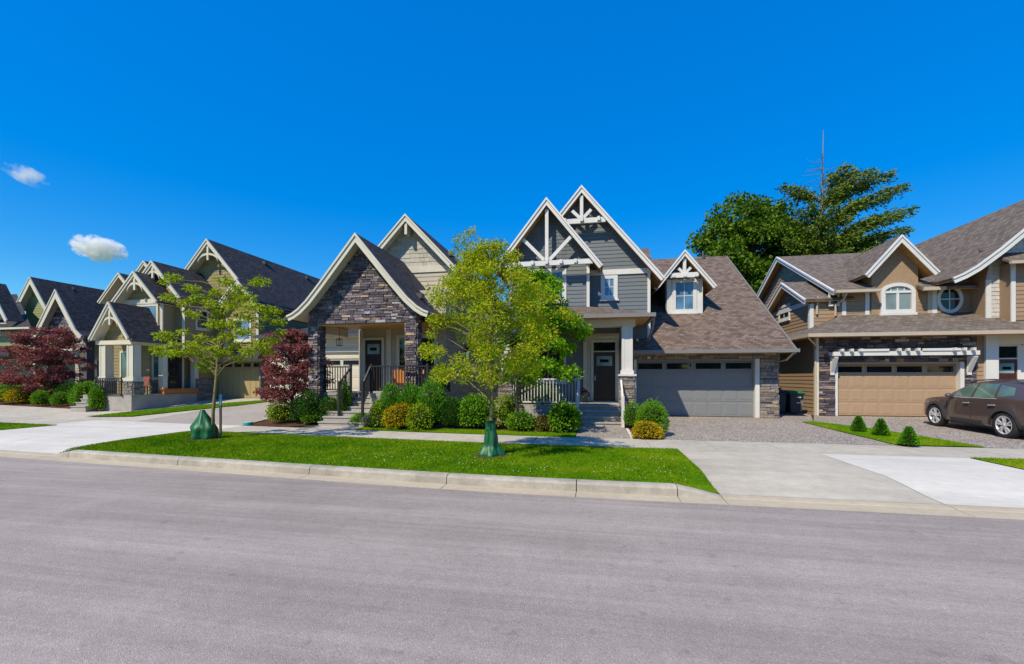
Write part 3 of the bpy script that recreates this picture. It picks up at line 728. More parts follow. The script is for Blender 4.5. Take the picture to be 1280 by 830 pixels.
# ------------------------------------------------------------------ the grey house
def grey_house():
    h = thing('grey_house', 'grey timber-gabled house with stone garage front and brown shingle roof', 'house', (1.5, 19.6, 0))
    V = 19.6; pf = Pl('f', V)
    # main block under the tall gable
    uc, za, pt = -.61, 10.04, 1.2
    wl, wr = -3.5, 2.28
    poly = roofline(uc, za, pt, wl, wr, -.1); body(h, roofline(uc, za, pt, wl, 1.25, -.1), V, 29, GREYDARK)
    body(h, roofline(uc, za, pt, 1.252, wr, 2.56), V + .001, 29, GREYDARK)
    gable_roof(h, uc, [(0, za), (3.42, za - pt * 3.42)], V - .5, 29.5, RF_BROWN, WHITE, .20, SOFFIT)
    band_z0, band_z1 = F(780, 343, V)[1], F(780, 336.5, V)[1]; fl = 4.4
    siding(h, pf, window2(poly, wl, wr, band_z1, 12), GREYSIDE)
    siding(h, pf, [(-1.2, fl), (wr - .12, fl), (wr - .12, band_z0), (-1.2, band_z0)], GREYSIDE)
    siding(h, pf, [(1.0, 2.6), (wr - .12, 2.6), (wr - .12, fl - .01), (1.0, fl - .01)], GREYSIDE)
    trim(h, pf, -.6, wr + .02, band_z0, band_z1, o=.07, name='band_board')
    trim(h, pf, wr - .12, wr, 2.6, band_z0, o=.05, name='corner_board')
    w0 = F(751, 378, V); w1 = F(772, 344, V)
    window(h, pf, w0[0], w1[0], w0[1] + .12, band_z0, fw=.17, nx=2, ny=2, glass=GLASSB)
    # gable timbers, proud of the wall and level with the barge boards
    pb = Pl('f', V - .38); b0 = F(711, 280.5, V - .4); b1 = F(760, 272, V - .4); zb = (b0[1] + b1[1]) / 2
    hw = (za - .3 - zb) / pt; q_ = (za - .62 - zb) / (1 + pt)
    bars(h, pb, 'gable_beam', [((uc - hw, zb), (uc + hw, zb), .21)], WHITE, 0, .12)
    bars(h, pb, 'king_post', [((uc, zb + .13), (uc, za - .42), .14)], WHITE, .003, .10)
    bars(h, pb, 'gable_brace', [((uc - .08, zb + .15), (uc - q_, zb + .07 + q_), .13), ((uc + .08, zb + .15), (uc + q_, zb + .07 + q_), .13)], WHITE, -.01, .08)
    for k in (-.72, 0, .72): pbox(pb, uc + k - .06, uc + k + .06, zb - .05, zb + .12, .12, .22).build('corbel', WHITE, h)
    gp_ = window2(poly, uc - hw, uc + hw, zb, 12); shingles(h, Pl('f', V - .03), gp_, GREYDARK)
    # projecting gable over the porch
    uf, zf_, pf2 = -2.04, 9.35, 1.27; VF = 19.0; p2 = Pl('f', VF)
    wl2, wr2 = -3.75, -.27
    poly2 = roofline(uf, zf_, pf2, wl2, wr2, 4.3); body(h, poly2, VF, V + .2, GREYDARK)
    gable_roof(h, uf, [(0, zf_), (2.32, zf_ - pf2 * 2.32)], VF - .6, 24, RF_BROWN, WHITE, .20, SOFFIT)
    zb2 = F(700, 329, VF - .4)[1]; hw2 = (zf_ - .3 - zb2) / pf2; pb2 = Pl('f', VF - .42)
    shingles(h, p2, window2(poly2, wl2, wr2, zb2, 12), GREYDARK)
    siding(h, p2, [(wl2, 4.35), (wr2 - .12, 4.35), (wr2 - .12, zb2), (wl2, zb2)], GREYSIDE)
    trim(h, p2, wr2 - .12, wr2, 4.35, zb2 + .1, o=.05, name='corner_board'); trim(h, p2, wl2, wl2 + .12, 4.35, zb2, o=.05, name='corner_board')
    bars(h, pb2, 'gable_beam', [((uf - hw2, zb2), (uf + hw2, zb2), .20)], WHITE, 0, .12)
    bars(h, pb2, 'king_post', [((uf, zb2 + .12), (uf, zf_ - .45), .14)], WHITE, .003, .10)
    bars(h, pb2, 'gable_brace', [((uf + .12, zb2 + .15), (uf + 1.02, zb2 + 1.08), .14), ((uf - .12, zb2 + .15), (uf - 1.02, zb2 + 1.08), .14)], WHITE, -.01, .08)
    for k in (-1.2, -.6, 0, .6, 1.2): pbox(pb2, uf + k - .06, uf + k + .06, zb2 - .06, zb2 + .10, .12, .22).build('corbel', WHITE, h)
    a0 = F(664, 376, VF)[0]; a1 = F(708, 330, VF)[0]
    window(h, p2, a0, a1, F(680, 378, VF)[1], zb2 - .13, fw=.17, nx=2, ny=2, glass=GLASSB)
    # porch: floor, piers, beam, low roof with a hip at its right end
    fz = .74
    box('porch_floor', (-4.3, 17.1, -.2), (1.45, V, fz), CONC, h)
    pier(h, .90, 1.42, 17.12, 17.64, fz, 1.86, 3.75, ST4, WHITE, 60)
    pier(h, -3.78, -3.26, 17.12, 17.64, fz, 1.86, 3.75, ST4, WHITE, 60)
    box('porch_beam', (-4.2, 17.16, 3.75), (1.46, 17.60, 4.0), CREAM, h); box('porch_beam', (1.02, 17.60, 3.76), (1.42, V, 3.99), CREAM, h)
    box('porch_ceiling', (-4.4, 16.75, 4.0), (1.95, V, 4.03), SOFFIT, h)
    ev, ez, er, pp = 16.72, 4.16, 2.03, .29; zt = ez + pp * (V - ev)
    tp = V - ev
    slab_roof(h, [(-4.9, ev, ez), (er, ev, ez), (er - tp, V, zt), (-4.9, V, zt)], RF_BROWN, .09)
    slab_roof(h, [(er, ev, ez), (er, V, ez), (er - tp, V, zt)], RF_BROWN, .09)
    box('gutter', (-4.9, ev - .12, ez - .14), (er + .1, ev - .004, ez + .0), GUTTERGREY, h); box('gutter', (er + .004, ev, ez - .14), (er + .12, V - .1, ez - .001), GUTTERGREY, h)
    MB().tube([(er + .06, ev + .1, ez - .14), (er + .05, ev + .5, ez - .55), (wr - .2, V - .1, ez - 1.0), (wr - .2, V - .06, ez - 1.2)], .04).build('downpipe', GUTTERGREY, h)
    # wall behind the porch with door
    siding(h, pf, [(wl, fz), (-.55, fz), (-.55, 4.0), (wl, 4.0)], GREYSIDE)
    siding(h, pf, [(.98, fz), (1.25, fz), (1.25, 4.0), (.98, 4.0)], GREYSIDE)
    d0, d1 = F(742, 503, V), F(769, 440, V)
    box('door_surround', (-.36, V - .02, fz), (.98, V + .05, 3.72), CREAM2, h)
    front_door(h, Pl('f', V - .03), d0[0], d1[0], fz + .04, d1[1], DARKWOOD, CREAM2, .36)
    trim(h, pf, -.55, -.37, fz, 4.0, CREAM2, .06, 'corner_board')
    trim(h, pf, -.36, .98, 3.46, 3.62, CREAM2, .07)
    window(h, pf, -2.9, -1.3, 1.6, 3.3, fw=.12, nx=2, glass=GLASS)
    steps(h, -.62, .92, 16.0, .03, 4, .178, .29, CONC)
    railing(h, (-3.25, 17.2, fz), (-.66, 17.2, fz), WHITE, 1.0, .12, .10)
    for x in (-.66, .93):
        r = beam('stair_rail', (x, 16.0, 1.02), (x, 17.2, fz + 1.0), .07, .06, WHITE, h)
        box('newel_post', (x - .05, 15.9, 0), (x + .05, 16.0, 1.14), WHITE, r); box('newel_post', (x - .05, 17.14, fz), (x + .05, 17.24, fz + 1.08), WHITE, r)
        for k in range(1, 9):
            y = 16.0 + k * .135; zz = 1.02 + (fz + 1.0 - 1.02) * (y - 16) / 1.2; box('baluster', (x - .014, y - .014, zz - .85), (x + .014, y + .014, zz), WHITE, r)
    # garage: recessed door between stone piers, long roof with dormer
    gv = 19.85; gl, gr = 1.25, 7.27; ez2 = 2.93
    body(h, [(gl, -.1), (gr, -.1), (gr, 3.0), (gl, 3.0)], gv, 28, MORTAR2)
    MB().prism([(gl, gv, 3.0), (gl, 28, 9.0), (gl, 29.4, 9.0), (gl, 37, 3.0)], [(gr, gv, 3.0), (gr, 28, 9.0), (gr, 28.2, 9.0), (gr, 37, 3.0)]).build('wall', GREYSIDE, h)
    dl, dr = F(795.5, 500, V)[0], F(944, 500, V)[0]; dt = F(870, 451, V)[1]; dz = gz(4, V) + .01
    box('stone_header', (gl, V, dt + .07), (gr, gv + .01, 2.95), MORTAR2, h); box('stone_pier', (dr + .16, V, -.1), (gr, gv + .01, dt + .068), MORTAR2, h)
    sp = thing
    stones(h, [(pf, [(gl + .2, dt + .08), (gr, dt + .08), (gr, 2.9), (gl + .2, 2.9)], []), (pf, [(dr + .18, dz), (gr, dz), (gr, dt + .07), (dr + .18, dt + .07)], []),
               (Pl('r', gr), [(V, dz), (V + .9, dz), (V + .9, 2.9), (V, 2.9)], [])], ST4, hh=(.08, .17), ll=(.22, .75), keep=300)
    for r in ((dl - .1, dl, dz, dt + .07), (dr, dr + .16, dz, dt + .07), (dl, dr, dt, dt + .07)): pbox(Pl('f', gv), *r, 0, .27).build('garage_frame', WHITE if r[0] != dl else GREYDOOR, h)
    garage_door(h, dl, dr, dz + .01, dt, gv - .06, GREYDOOR)
    ev = 18.75; k = .66; zr = lambda v: ez2 + k * (v - ev); ue = 7.56
    v1, v2, um = 27.97, 29.8, 3.35
    mr = MB()
    for pts in ([(gl - .1, ev), (ue, ev), (ue, v1), (gl - .1, v1)],):
        mr.prism([(a, b, zr(b) - .1) for a, b in pts], [(a, b, zr(b)) for a, b in pts])
    roof = mr.build('roof', RF_BROWN, h, uv=True)
    slab_roof(h, [(gl - .1, v1 + .004, zr(v1) + .001), (um, v1 + .004, zr(v1) + .001), (um, v2, zr(v2)), (gl - .1, v2, zr(v2))], RF_BROWN)
    slab_roof(h, [(um + .004, v1, zr(v1)), (ue, v1, zr(v1)), (ue, v1 + 9, zr(v1) - 6), (um + .004, v1 + 9, zr(v1) - 6)], RF_BROWN)
    slab_roof(h, [(-3, v2 + .004, zr(v2)), (um, v2 + .004, zr(v2)), (um, v2 + 9, zr(v2) - 6), (-3, v2 + 9, zr(v2) - 6)], RF_BROWN)
    beam('barge_board', (ue + .03, ev, ez2 - .13), (ue + .03, v1, zr(v1) - .13), .05, .24, GUTTERGREY, h)
    box('gutter', (gl - .1, ev - .13, ez2 - .15), (ue + .12, ev - .003, ez2 - .012), GUTTERGREY, h)
    box('soffit', (gl, ev + .01, ez2 - .14), (ue, V, ez2 - .11), SOFFIT, h)
    MB().tube([(ue - .05, ev - .06, ez2 - .14), (ue - .1, V - .3, ez2 - .42), (gr + .06, V + .3, ez2 - .5), (gr + .06, V + .35, .2)], .04).build('downpipe', GUTTERTAN, h)
    MB().tube([(6.2, 27.6, 8.6), (6.2, 27.6, 9.25)], .07).build('vent_pipe', GUTTERDARK, h); MB().tube([(1.9, 27.6, 8.6), (1.9, 27.6, 9.4)], .06).build('vent_pipe', GUTTERDARK, h)
    # dormer
    vd = 21.6; pd = Pl('f', vd); ua, zt = F(856, 312, vd - .5); fo = F(896, 357.5, vd - .5); hd = fo[0] - ua; pk = (zt - fo[1]) / hd
    x0, x1 = F(832, 380, vd)[0], F(878, 380, vd)[0]
    dp = roofline(ua, zt, pk, x0, x1, 4.3); body(h, dp, vd, vd + 4.5, GREYDARK, 'dormer_wall')
    gable_roof(h, ua, [(0, zt), (hd, fo[1])], vd - .5, vd + 5, RF_BROWN, WHITE, .18, SOFFIT)
    zb = F(856, 349, vd)[1]; q_ = (zt - .62 - zb) / (1 + pk); hb_ = (zt - .47 - zb) / pk
    shingles(h, pd, window2(dp, x0, x1, zb, 12), GREYDARK)
    trim(h, pd, x0 + .05, x0 + .35, zr(vd) - .05, zb, o=.04, name='dormer_panel'); trim(h, pd, x1 - .35, x1 - .05, zr(vd) - .05, zb, o=.04, name='dormer_panel')
    trim(h, pd, x1 - .12, x1, zr(vd) - .05, zb - .02, o=.07, name='corner_board')
    wz0 = F(855, 391, vd)[1]
    window(h, pd, F(840, 380, vd)[0], F(870.5, 380, vd)[0], wz0, zb, fw=.16, nx=2, ny=2, glass=GLASSB, o=.08)
    bars(h, Pl('f', vd - .36), 'gable_beam', [((ua - hb_, zb + .1), (ua + hb_, zb + .1), .22)], WHITE, 0, .1)
    bars(h, Pl('f', vd - .36), 'king_post', [((ua, zb + .21), (ua, zt - .35), .14)], WHITE, .003, .09)
    bars(h, Pl('f', vd - .36), 'gable_brace', [((ua + .06, zb + .22), (ua + q_, zb + .16 + q_), .12), ((ua - .06, zb + .22), (ua - q_, zb + .16 + q_), .12)], WHITE, -.01, .08)
    for q in (-.5, 0, .5): pbox(Pl('f', vd - .36), ua + q - .06, ua + q + .06, zb + .0, zb + .14, .1, .2).build('corbel', WHITE, h)
    # carriage lamp under the porch eave corner
    return h
grey_house()

# ------------------------------------------------------------------ the brown house on the right
def brown_house():
    h = thing('brown_house', 'brown house with dark stone garage front, arched window and taupe roof', 'house', (13, 20.8, 0))
    V = 20.8; pf = Pl('f', V); VU = 22.4; pu = Pl('f', VU); dz = gz(11, V) + .01
    wl = 9.2
    dl, dr = F(1047, 490, V)[0], F(1200, 490, V)[0]; dt = F(1120, 455, V)[1]; sr = F(1220, 470, V)[0]
    ez, ev, ul, pk = 3.62, 20.1, 8.66, .445
    body(h, [(wl, -.1), (24, -.1), (24, 3.6), (wl, 3.6)], V + .3, 30, MORTAR)
    for n, a, b in (('stone_pier', (wl, V, -.1), (dl - .1, V + .31, dt)), ('stone_pier', (dr + .14, V, -.1), (sr, V + .31, dt)), ('stone_header', (wl, V, dt + .002), (sr, V + .31, 3.55))): box(n, a, b, MORTAR, h)
    stones(h, [(pf, [(wl, dt + .09), (sr, dt + .09), (sr, 3.5), (wl, 3.5)], []), (pf, [(wl + .08, dz), (dl - .1, dz), (dl - .1, dt + .085), (wl + .08, dt + .085)], []),
               (pf, [(dr + .15, dz), (sr, dz), (sr, dt + .085), (dr + .15, dt + .085)], [])], ST5, hh=(.07, .14), ll=(.18, .6), keep=300)
    pg = Pl('f', V + .3)
    for r in ((dl - .1, dl, dz, dt + .08), (dr, dr + .14, dz, dt + .08), (dl, dr, dt, dt + .08)): pbox(pg, *r, 0, .32).build('garage_frame', WHITE if r[0] != dl else TANDOOR, h)
    garage_door(h, dl, dr, dz + .01, dt, V + .22, TANDOOR)
    # left side wall, low
    siding(h, Pl('l', wl), [(V + .02, 0), (30, 0), (30, 3.5), (V + .02, 3.5)], BROWN)
    trim(h, pf, wl - .05, wl + .07, dz, 3.5, CREAM, .06, 'corner_board'); trim(h, Pl('l', wl), V, V + .12, dz, 3.5, CREAM, .05, 'corner_board')
    # trellis over the garage door
    zc = F(1120, 441, V - .3)[1]; t0, t1 = F(1040, 440, V - .3)[0], F(1222, 440, V - .3)[0]
    tr = box('trellis_beam', (t0, V - .42, zc - .11), (t1, V - .30, zc + .06), WHITE, h)
    for px in (1051, 1063, 1074.5, 1122, 1133, 1145.5, 1191, 1203, 1214.5):
        x = F(px, 437, V - .4)[0]; box('rafter_tail', (x - .05, V - .56, zc + .062), (x + .05, V + .0, zc + .17), WHITE, tr)
    for a, b in ((t0 + .9, t0 + 2.0), ((t0 + t1) / 2 + .6, (t0 + t1) / 2 + 1.9)): box('trellis_slat', (a, V - .46, zc + .065), (b, V - .40, zc + .16), WHITE, tr)
    box('trellis_ledger', (t0, V - .08, zc - .10), (t1, V - .002, zc + .06), WHITE, tr)
    for x in (t0 + .12, t1 - .12):
        beam('trellis_bracket', (x, V - .36, zc - .14), (x, V - .02, zc - .78), .14, .14, WHITE, tr); box('trellis_bracket', (x - .08, V - .09, zc - .9), (x + .08, V - .07, zc - .14), WHITE, tr)
    # skirt roof with its hip on the left
    n = VU + .25 - ev; zt = ez + pk * n
    slab_roof(h, [(ul, ev, ez), (24, ev, ez), (24, VU + .25, zt), (ul + n, VU + .25, zt)], RF_TAUPE)
    slab_roof(h, [(ul, 31, ez), (ul, ev, ez), (ul + n, VU + .25, zt), (ul + n, 31, zt)], RF_TAUPE)
    box('gutter', (ul - .12, ev - .13, ez - .15), (24, ev - .003, ez - .01), GUTTERTAN, h); box('gutter', (ul - .12, ev, ez - .15), (ul - .003, 31, ez - .011), GUTTERTAN, h)
    box('soffit', (ul, ev + .01, ez - .14), (24, V + .3, ez - .11), SOFFIT, h); box('soffit', (ul, V + .31, ez - .14), (wl, 31, ez - .11), SOFFIT, h)
    MB().tube([(ul - .05, ev + .1, ez - .14), (wl - .05, V - .15, ez - .5), (wl - .06, V - .06, ez - .7), (wl - .06, V - .06, dz)], .04).build('downpipe', GUTTERTAN, h)
    # upper storey: ridge along the street, gable end to the left
    us_, zr, vr, k2 = 10.78, 8.87, 28.2, .506
    ef = 21.9
    body_poly = [(VU, 3.6), (34, 3.6), (34, zr - .16 - k2 * (34 - vr)), (vr, zr - .16), (VU, zr - .16 - k2 * (vr - VU))]
    MB().prism([(us_, a, z) for a, z in body_poly], [(24, a, z) for a, z in body_poly]).build('wall', BROWN, h)
    sgl, sgr = F(1091, 380, VU)[0], F(1143, 380, VU)[0]; full = [(0, zr), (vr - ef, zr - k2 * (vr - ef))]
    gable_roof(h, vr, full, us_ - .34, sgl, RF_TAUPE, WHITE, .22, SOFFIT, sides='l', ax='u', gutter=GUTTERTAN)
    gable_roof(h, vr, [(0, zr), (vr - VU - .3, zr - k2 * (vr - VU - .3))], sgl + .003, sgr - .003, RF_TAUPE, None, .28, None, sides='l', ax='u')
    gable_roof(h, vr, full, sgr, 24, RF_TAUPE, None, .28, SOFFIT, sides='l', ax='u', gutter=None)
    box('gutter', (sgr, ef - .125, zr - k2 * (vr - ef) - .15), (14.6, ef - .005, zr - k2 * (vr - ef) - .01), GUTTERTAN, h)
    gable_roof(h, vr + .006, [(0, zr), (vr - ef, zr - k2 * (vr - ef))], us_ - .34, 24, RF_TAUPE, WHITE, .28, SOFFIT, sides='r', ax='u')
    siding(h, Pl('l', us_), [(VU + .01, 4.2)] + [(34, 4.2)] + body_poly[2:4] + [(VU + .01, body_poly[4][1])], BROWN)
    # small left bay with its own gable
    ub, v0, v1 = 9.72, 22.5, 27.1; ap, zap, k3 = 24.8, 6.68, .5
    bp = [(v0, 3.6), (v1, 3.6), (v1, zap - .16 - k3 * (v1 - ap)), (ap, zap - .16), (v0, zap - .16 - k3 * (ap - v0))]
    MB().prism([(ub, a, z) for a, z in bp], [(us_, a, z) for a, z in bp]).build('bay_wall', BROWN, h)
    gable_roof(h, ap, [(0, zap), (2.62, zap - k3 * 2.62)], ub - .32, us_ + .6, RF_TAUPE, WHITE, .24, SOFFIT, ax='u')
    siding(h, Pl('l', ub), bp, BROWN); siding(h, Pl('f', v0), [(ub + .1, 4.2), (us_, 4.2), (us_, 5.2), (ub + .1, 5.2)], BROWN)
    trim(h, Pl('l', ub), v0, v0 + .14, 4.0, 5.2, o=.06, name='corner_board'); trim(h, Pl('f', v0), ub - .05, ub + .10, 4.0, 5.2, o=.05, name='corner_board')
    trim(h, Pl('l', ub), v0 + .14, v1 - .1, 5.18, 5.4, o=.055, name='band_board')
    trim(h, Pl('l', ub), v1 - .15, v1, 4.0, 5.3, o=.05, name='corner_board')
    c0, c1 = S(988, 396, ub), S(974, 379, ub)
    window(h, Pl('l', ub), min(c0[0], c1[0]), max(c0[0], c1[0]), c0[1] - .1, c0[1] + .72, fw=.14, nx=2, ny=1, glass=GLASS)
    MB().tube([(ub + .25, v0 - .12, 5.5), (ub + .22, v0 - .1, 5.1), (ub + .22, v0 - .08, 4.7)], .045).build('downpipe', GUTTERTAN, h)
    # front wall pieces of the upper storey
    zl = 4.55; zu = zr - .2 - k2 * (vr - VU)
    sg0, sg1 = F(1088, 380, VU)[0], F(1146, 380, VU)[0]
    siding(h, pu, [(us_ + .02, zl), (sg0, zl), (sg0, zu), (us_ + .02, zu)], BROWN)
    for px in (1054.5, 1083.5):
        x = F(px, 380, VU)[0]; trim(h, pu, x - .08, x + .08, zl - .1, zu, o=.05, name='corner_board')
    wd = F(1042, 380, VU)[0]; window(h, pu, wd - .22, wd + .22, zl + .5, zu - .1, fw=.09, glass=GLASS, sill=False)
    x = F(1059, 358, ef)[0]; MB().tube([(x, ef - .06, 5.62), (x - .05, VU - .3, 5.3), (x - .25, VU - .06, 5.1), (x - .25, VU - .05, 4.6)], .045).build('downpipe', GUTTERTAN, h)
    # stuccoed gable
    ua, za = F(1126.5, 293.5, VU - .55); ft = F(1174, 340, VU - .55); hd = ft[0] - ua; k4 = (za - ft[1]) / hd
    VS = VU - .08; sp_ = roofline(ua, za, k4, sg0, sg1, zl - .2); body(h, sp_, VS, VU + 5, STUCCO, 'stucco_wall')
    gable_roof(h, ua, [(0, za), (hd, ft[1])], VS - .47, VU + 6, RF_TAUPE, WHITE, .22, SOFFIT)
    # arched window
    a0, z0 = F(1100, 396, VS); a1, z1 = F(1143, 353, VS); am = (a0 + a1) / 2; ps = Pl('f', VS); zs = F(1100, 366, VS)[1]; R = a1 - am
    def arch(w, off, zb_): return [(am - w, zb_), (am + w, zb_)] + [(am + w * math.cos(t), zs - off * 0 + (z1 - off - zs) * math.sin(t)) for t in [math.pi * i / 14 for i in range(15)]]
    ol, il = arch(R, 0, z0 + .16), arch(R - .15, .15, z0 + .30)
    fm = MB(); n = len(ol)
    for i in range(n):
        j = (i + 1) % n; fm.prism([ps.at(*ol[i], 0), ps.at(*ol[j], 0), ps.at(*il[j], 0), ps.at(*il[i], 0)], [ps.at(*ol[i], .09), ps.at(*ol[j], .09), ps.at(*il[j], .09), ps.at(*il[i], .09)])
    aw = fm.build('arched_window', WHITE, h)
    b0, b1 = am - R + .15, am + R - .15
    for q0, q1 in ((b0, am), (am, b1)):
        pbox(ps, q0 + .01, q1 - .01, z0 + .30, zs - .04, .002, .02).build('pane', GLASSC, aw)
        pbox(ps, q0 + .0, q0 + .05, z0 + .3, zs - .04, .021, .04).build('sash', WHITE, aw)
    pbox(ps, am - .05, am + .05, z0 + .3, zs, .022, .05).build('mullion', WHITE, aw); pbox(ps, b0, b1, zs - .04, zs + .06, .023, .06).build('mullion', WHITE, aw)
    top = [p for p in il[2:]]
    slab = MB(); slab.prism([ps.at(*p, .002) for p in top], [ps.at(*p, .02) for p in top]); slab.build('pane', GLASSC, aw)
    for q in (b0 + (b1 - b0) * .25, am, b0 + (b1 - b0) * .75):
        hh = (z1 - .15 - zs) * math.sqrt(max(.05, 1 - ((q - am) / (R - .15)) ** 2)); pbox(ps, q - .018, q + .018, zs + .06, zs + hh, .021, .035).build('muntin', WHITE, aw)
    zq = zs + .06 + (z1 - zs) * .42; pbox(ps, b0 + .12, b1 - .12, zq - .015, zq + .015, .0215, .034).build('muntin', WHITE, aw)
    pbox(ps, a0 - .05, a1 + .05, z0 - .02, z0 + .155, 0, .12).build('sill', WHITE, aw)
    # wall with the round window
    rw0, rw1 = sg1, F(1231, 380, VU)[0]
    siding(h, pu, [(rw0, zl - .1), (rw1, zl - .1), (rw1, 6.0), (rw0, 6.0)], BROWN)
    x = F(1167.5, 380, VU)[0]; trim(h, pu, x - .09, x + .09, zl - .1, 6.0, o=.05, name='corner_board'); trim(h, pu, x - .26, x - .1, zl - .1, 5.9, GUTTERTAN, .04)
    cu, cz = F(1186, 374, VU); r0 = .62
    rg = MB(); N = 28
    for i in range(N):
        t0_, t1_ = 2 * math.pi * i / N, 2 * math.pi * (i + 1) / N
        q = [(cu + r * .78 * math.cos(t), cz + r * math.sin(t)) for r, t in ((r0, t0_), (r0, t1_), (r0 * .76, t1_), (r0 * .76, t0_))]
        rg.prism([pu.at(*p, .0) for p in q], [pu.at(*p, .09) for p in q])
    rwn = rg.build('round_window', WHITE, h)
    disc = [(cu + r0 * .77 * .78 * math.cos(2 * math.pi * i / N), cz + r0 * .77 * math.sin(2 * math.pi * i / N)) for i in range(N)]
    MB().prism([pu.at(*p, .002) for p in disc], [pu.at(*p, .03) for p in disc]).build('pane', GLASS, rwn)
    pbox(pu, cu - .02, cu + .02, cz - r0 * .74, cz + r0 * .74, .031, .05).build('muntin', WHITE, rwn); pbox(pu, cu - r0 * .57, cu + r0 * .57, cz - .02, cz + .02, .0315, .048).build('muntin', WHITE, rwn)
    # big right gable, ridge running back from the street, its eave swept out
    ug, zg, vg = 19.0, 9.85, 21.0; prof = [(0, zg), (3.1, zg - 2.86), (3.9, zg - 3.52), (4.35, zg - 3.80), (4.75, zg - 3.98)]
    gable_roof(h, ug, prof, vg, 34, RF_TAUPE, WHITE, .25, SOFFIT, gutter=None)
    VG = 21.6; pg2 = Pl('f', VG); g0 = F(1232, 380, VG)[0]
    gpoly = [(g0, 4.0), (23.4, 4.0), (23.4, 5.8), (21.9, zg - 2.86), (ug, zg - .2), (ug - 2.9, zg - 2.86), (g0, 5.85)]
    body(h, gpoly, VG, 30, BROWN); shingles(h, pg2, gpoly, PALESH, .17, .26)
    trim(h, pg2, g0 - .02, g0 + .16, 4.0, 5.85, o=.06, name='corner_board')
    # entry bay at the frame's edge
    e0 = F(1263, 380, VG - .5)[0]; ve = VG - .5
    body(h, [(e0, 3.9), (22, 3.9), (22, 6.4), (e0, 6.4)], ve, VG + .1, BROWN); siding(h, Pl('f', ve), [(e0 + .12, 4.1), (22, 4.1), (22, 6.35), (e0 + .12, 6.35)], BROWN)
    trim(h, Pl('f', ve), e0, e0 + .14, 4.0, 6.4, o=.05, name='corner_board')
    slab_roof(h, [(e0 - .3, ve - .4, 6.4), (22.3, ve - .4, 6.4), (22.3, VG + .6, 7.3), (e0 - .3, VG + .6, 7.3)], RF_TAUPE); box('gutter', (e0 - .35, ve - .52, 6.27), (22.3, ve - .405, 6.38), GUTTERTAN, h)
    # entry: white panelled posts, door
    p0 = F(1227, 450, V + .1)[0]; p1 = F(1243, 450, V + .1)[0]
    box('entry_wall', (sr + .02, V + .02, -.1), (p0, V + .31, 3.55), BROWN, h)
    siding(h, Pl('f', V + .02), [(sr + .03, dz), (p0, dz), (p0, 3.5), (sr + .03, 3.5)], BROWN)
    box('entry_column', (p0 + .004, V - .1, dz), (p1, V + .3, 3.5), WHITE, h); box('entry_beam', (p1 + .004, V - .1, 3.12), (21, V + .29, 3.5), CREAM, h)
    q = Pl('f', V + .26); d0, d1 = F(1246, 470, V + .2), F(1272, 455, V + .2)
    box('door_surround', (p1, V + .27, dz), (19, V + .35, 3.1), WHITE, h)
    front_door(h, q, d0[0], d1[0], dz + .35, dz + 2.35, REDWOOD, WHITE, .45)
    return h
brown_house()

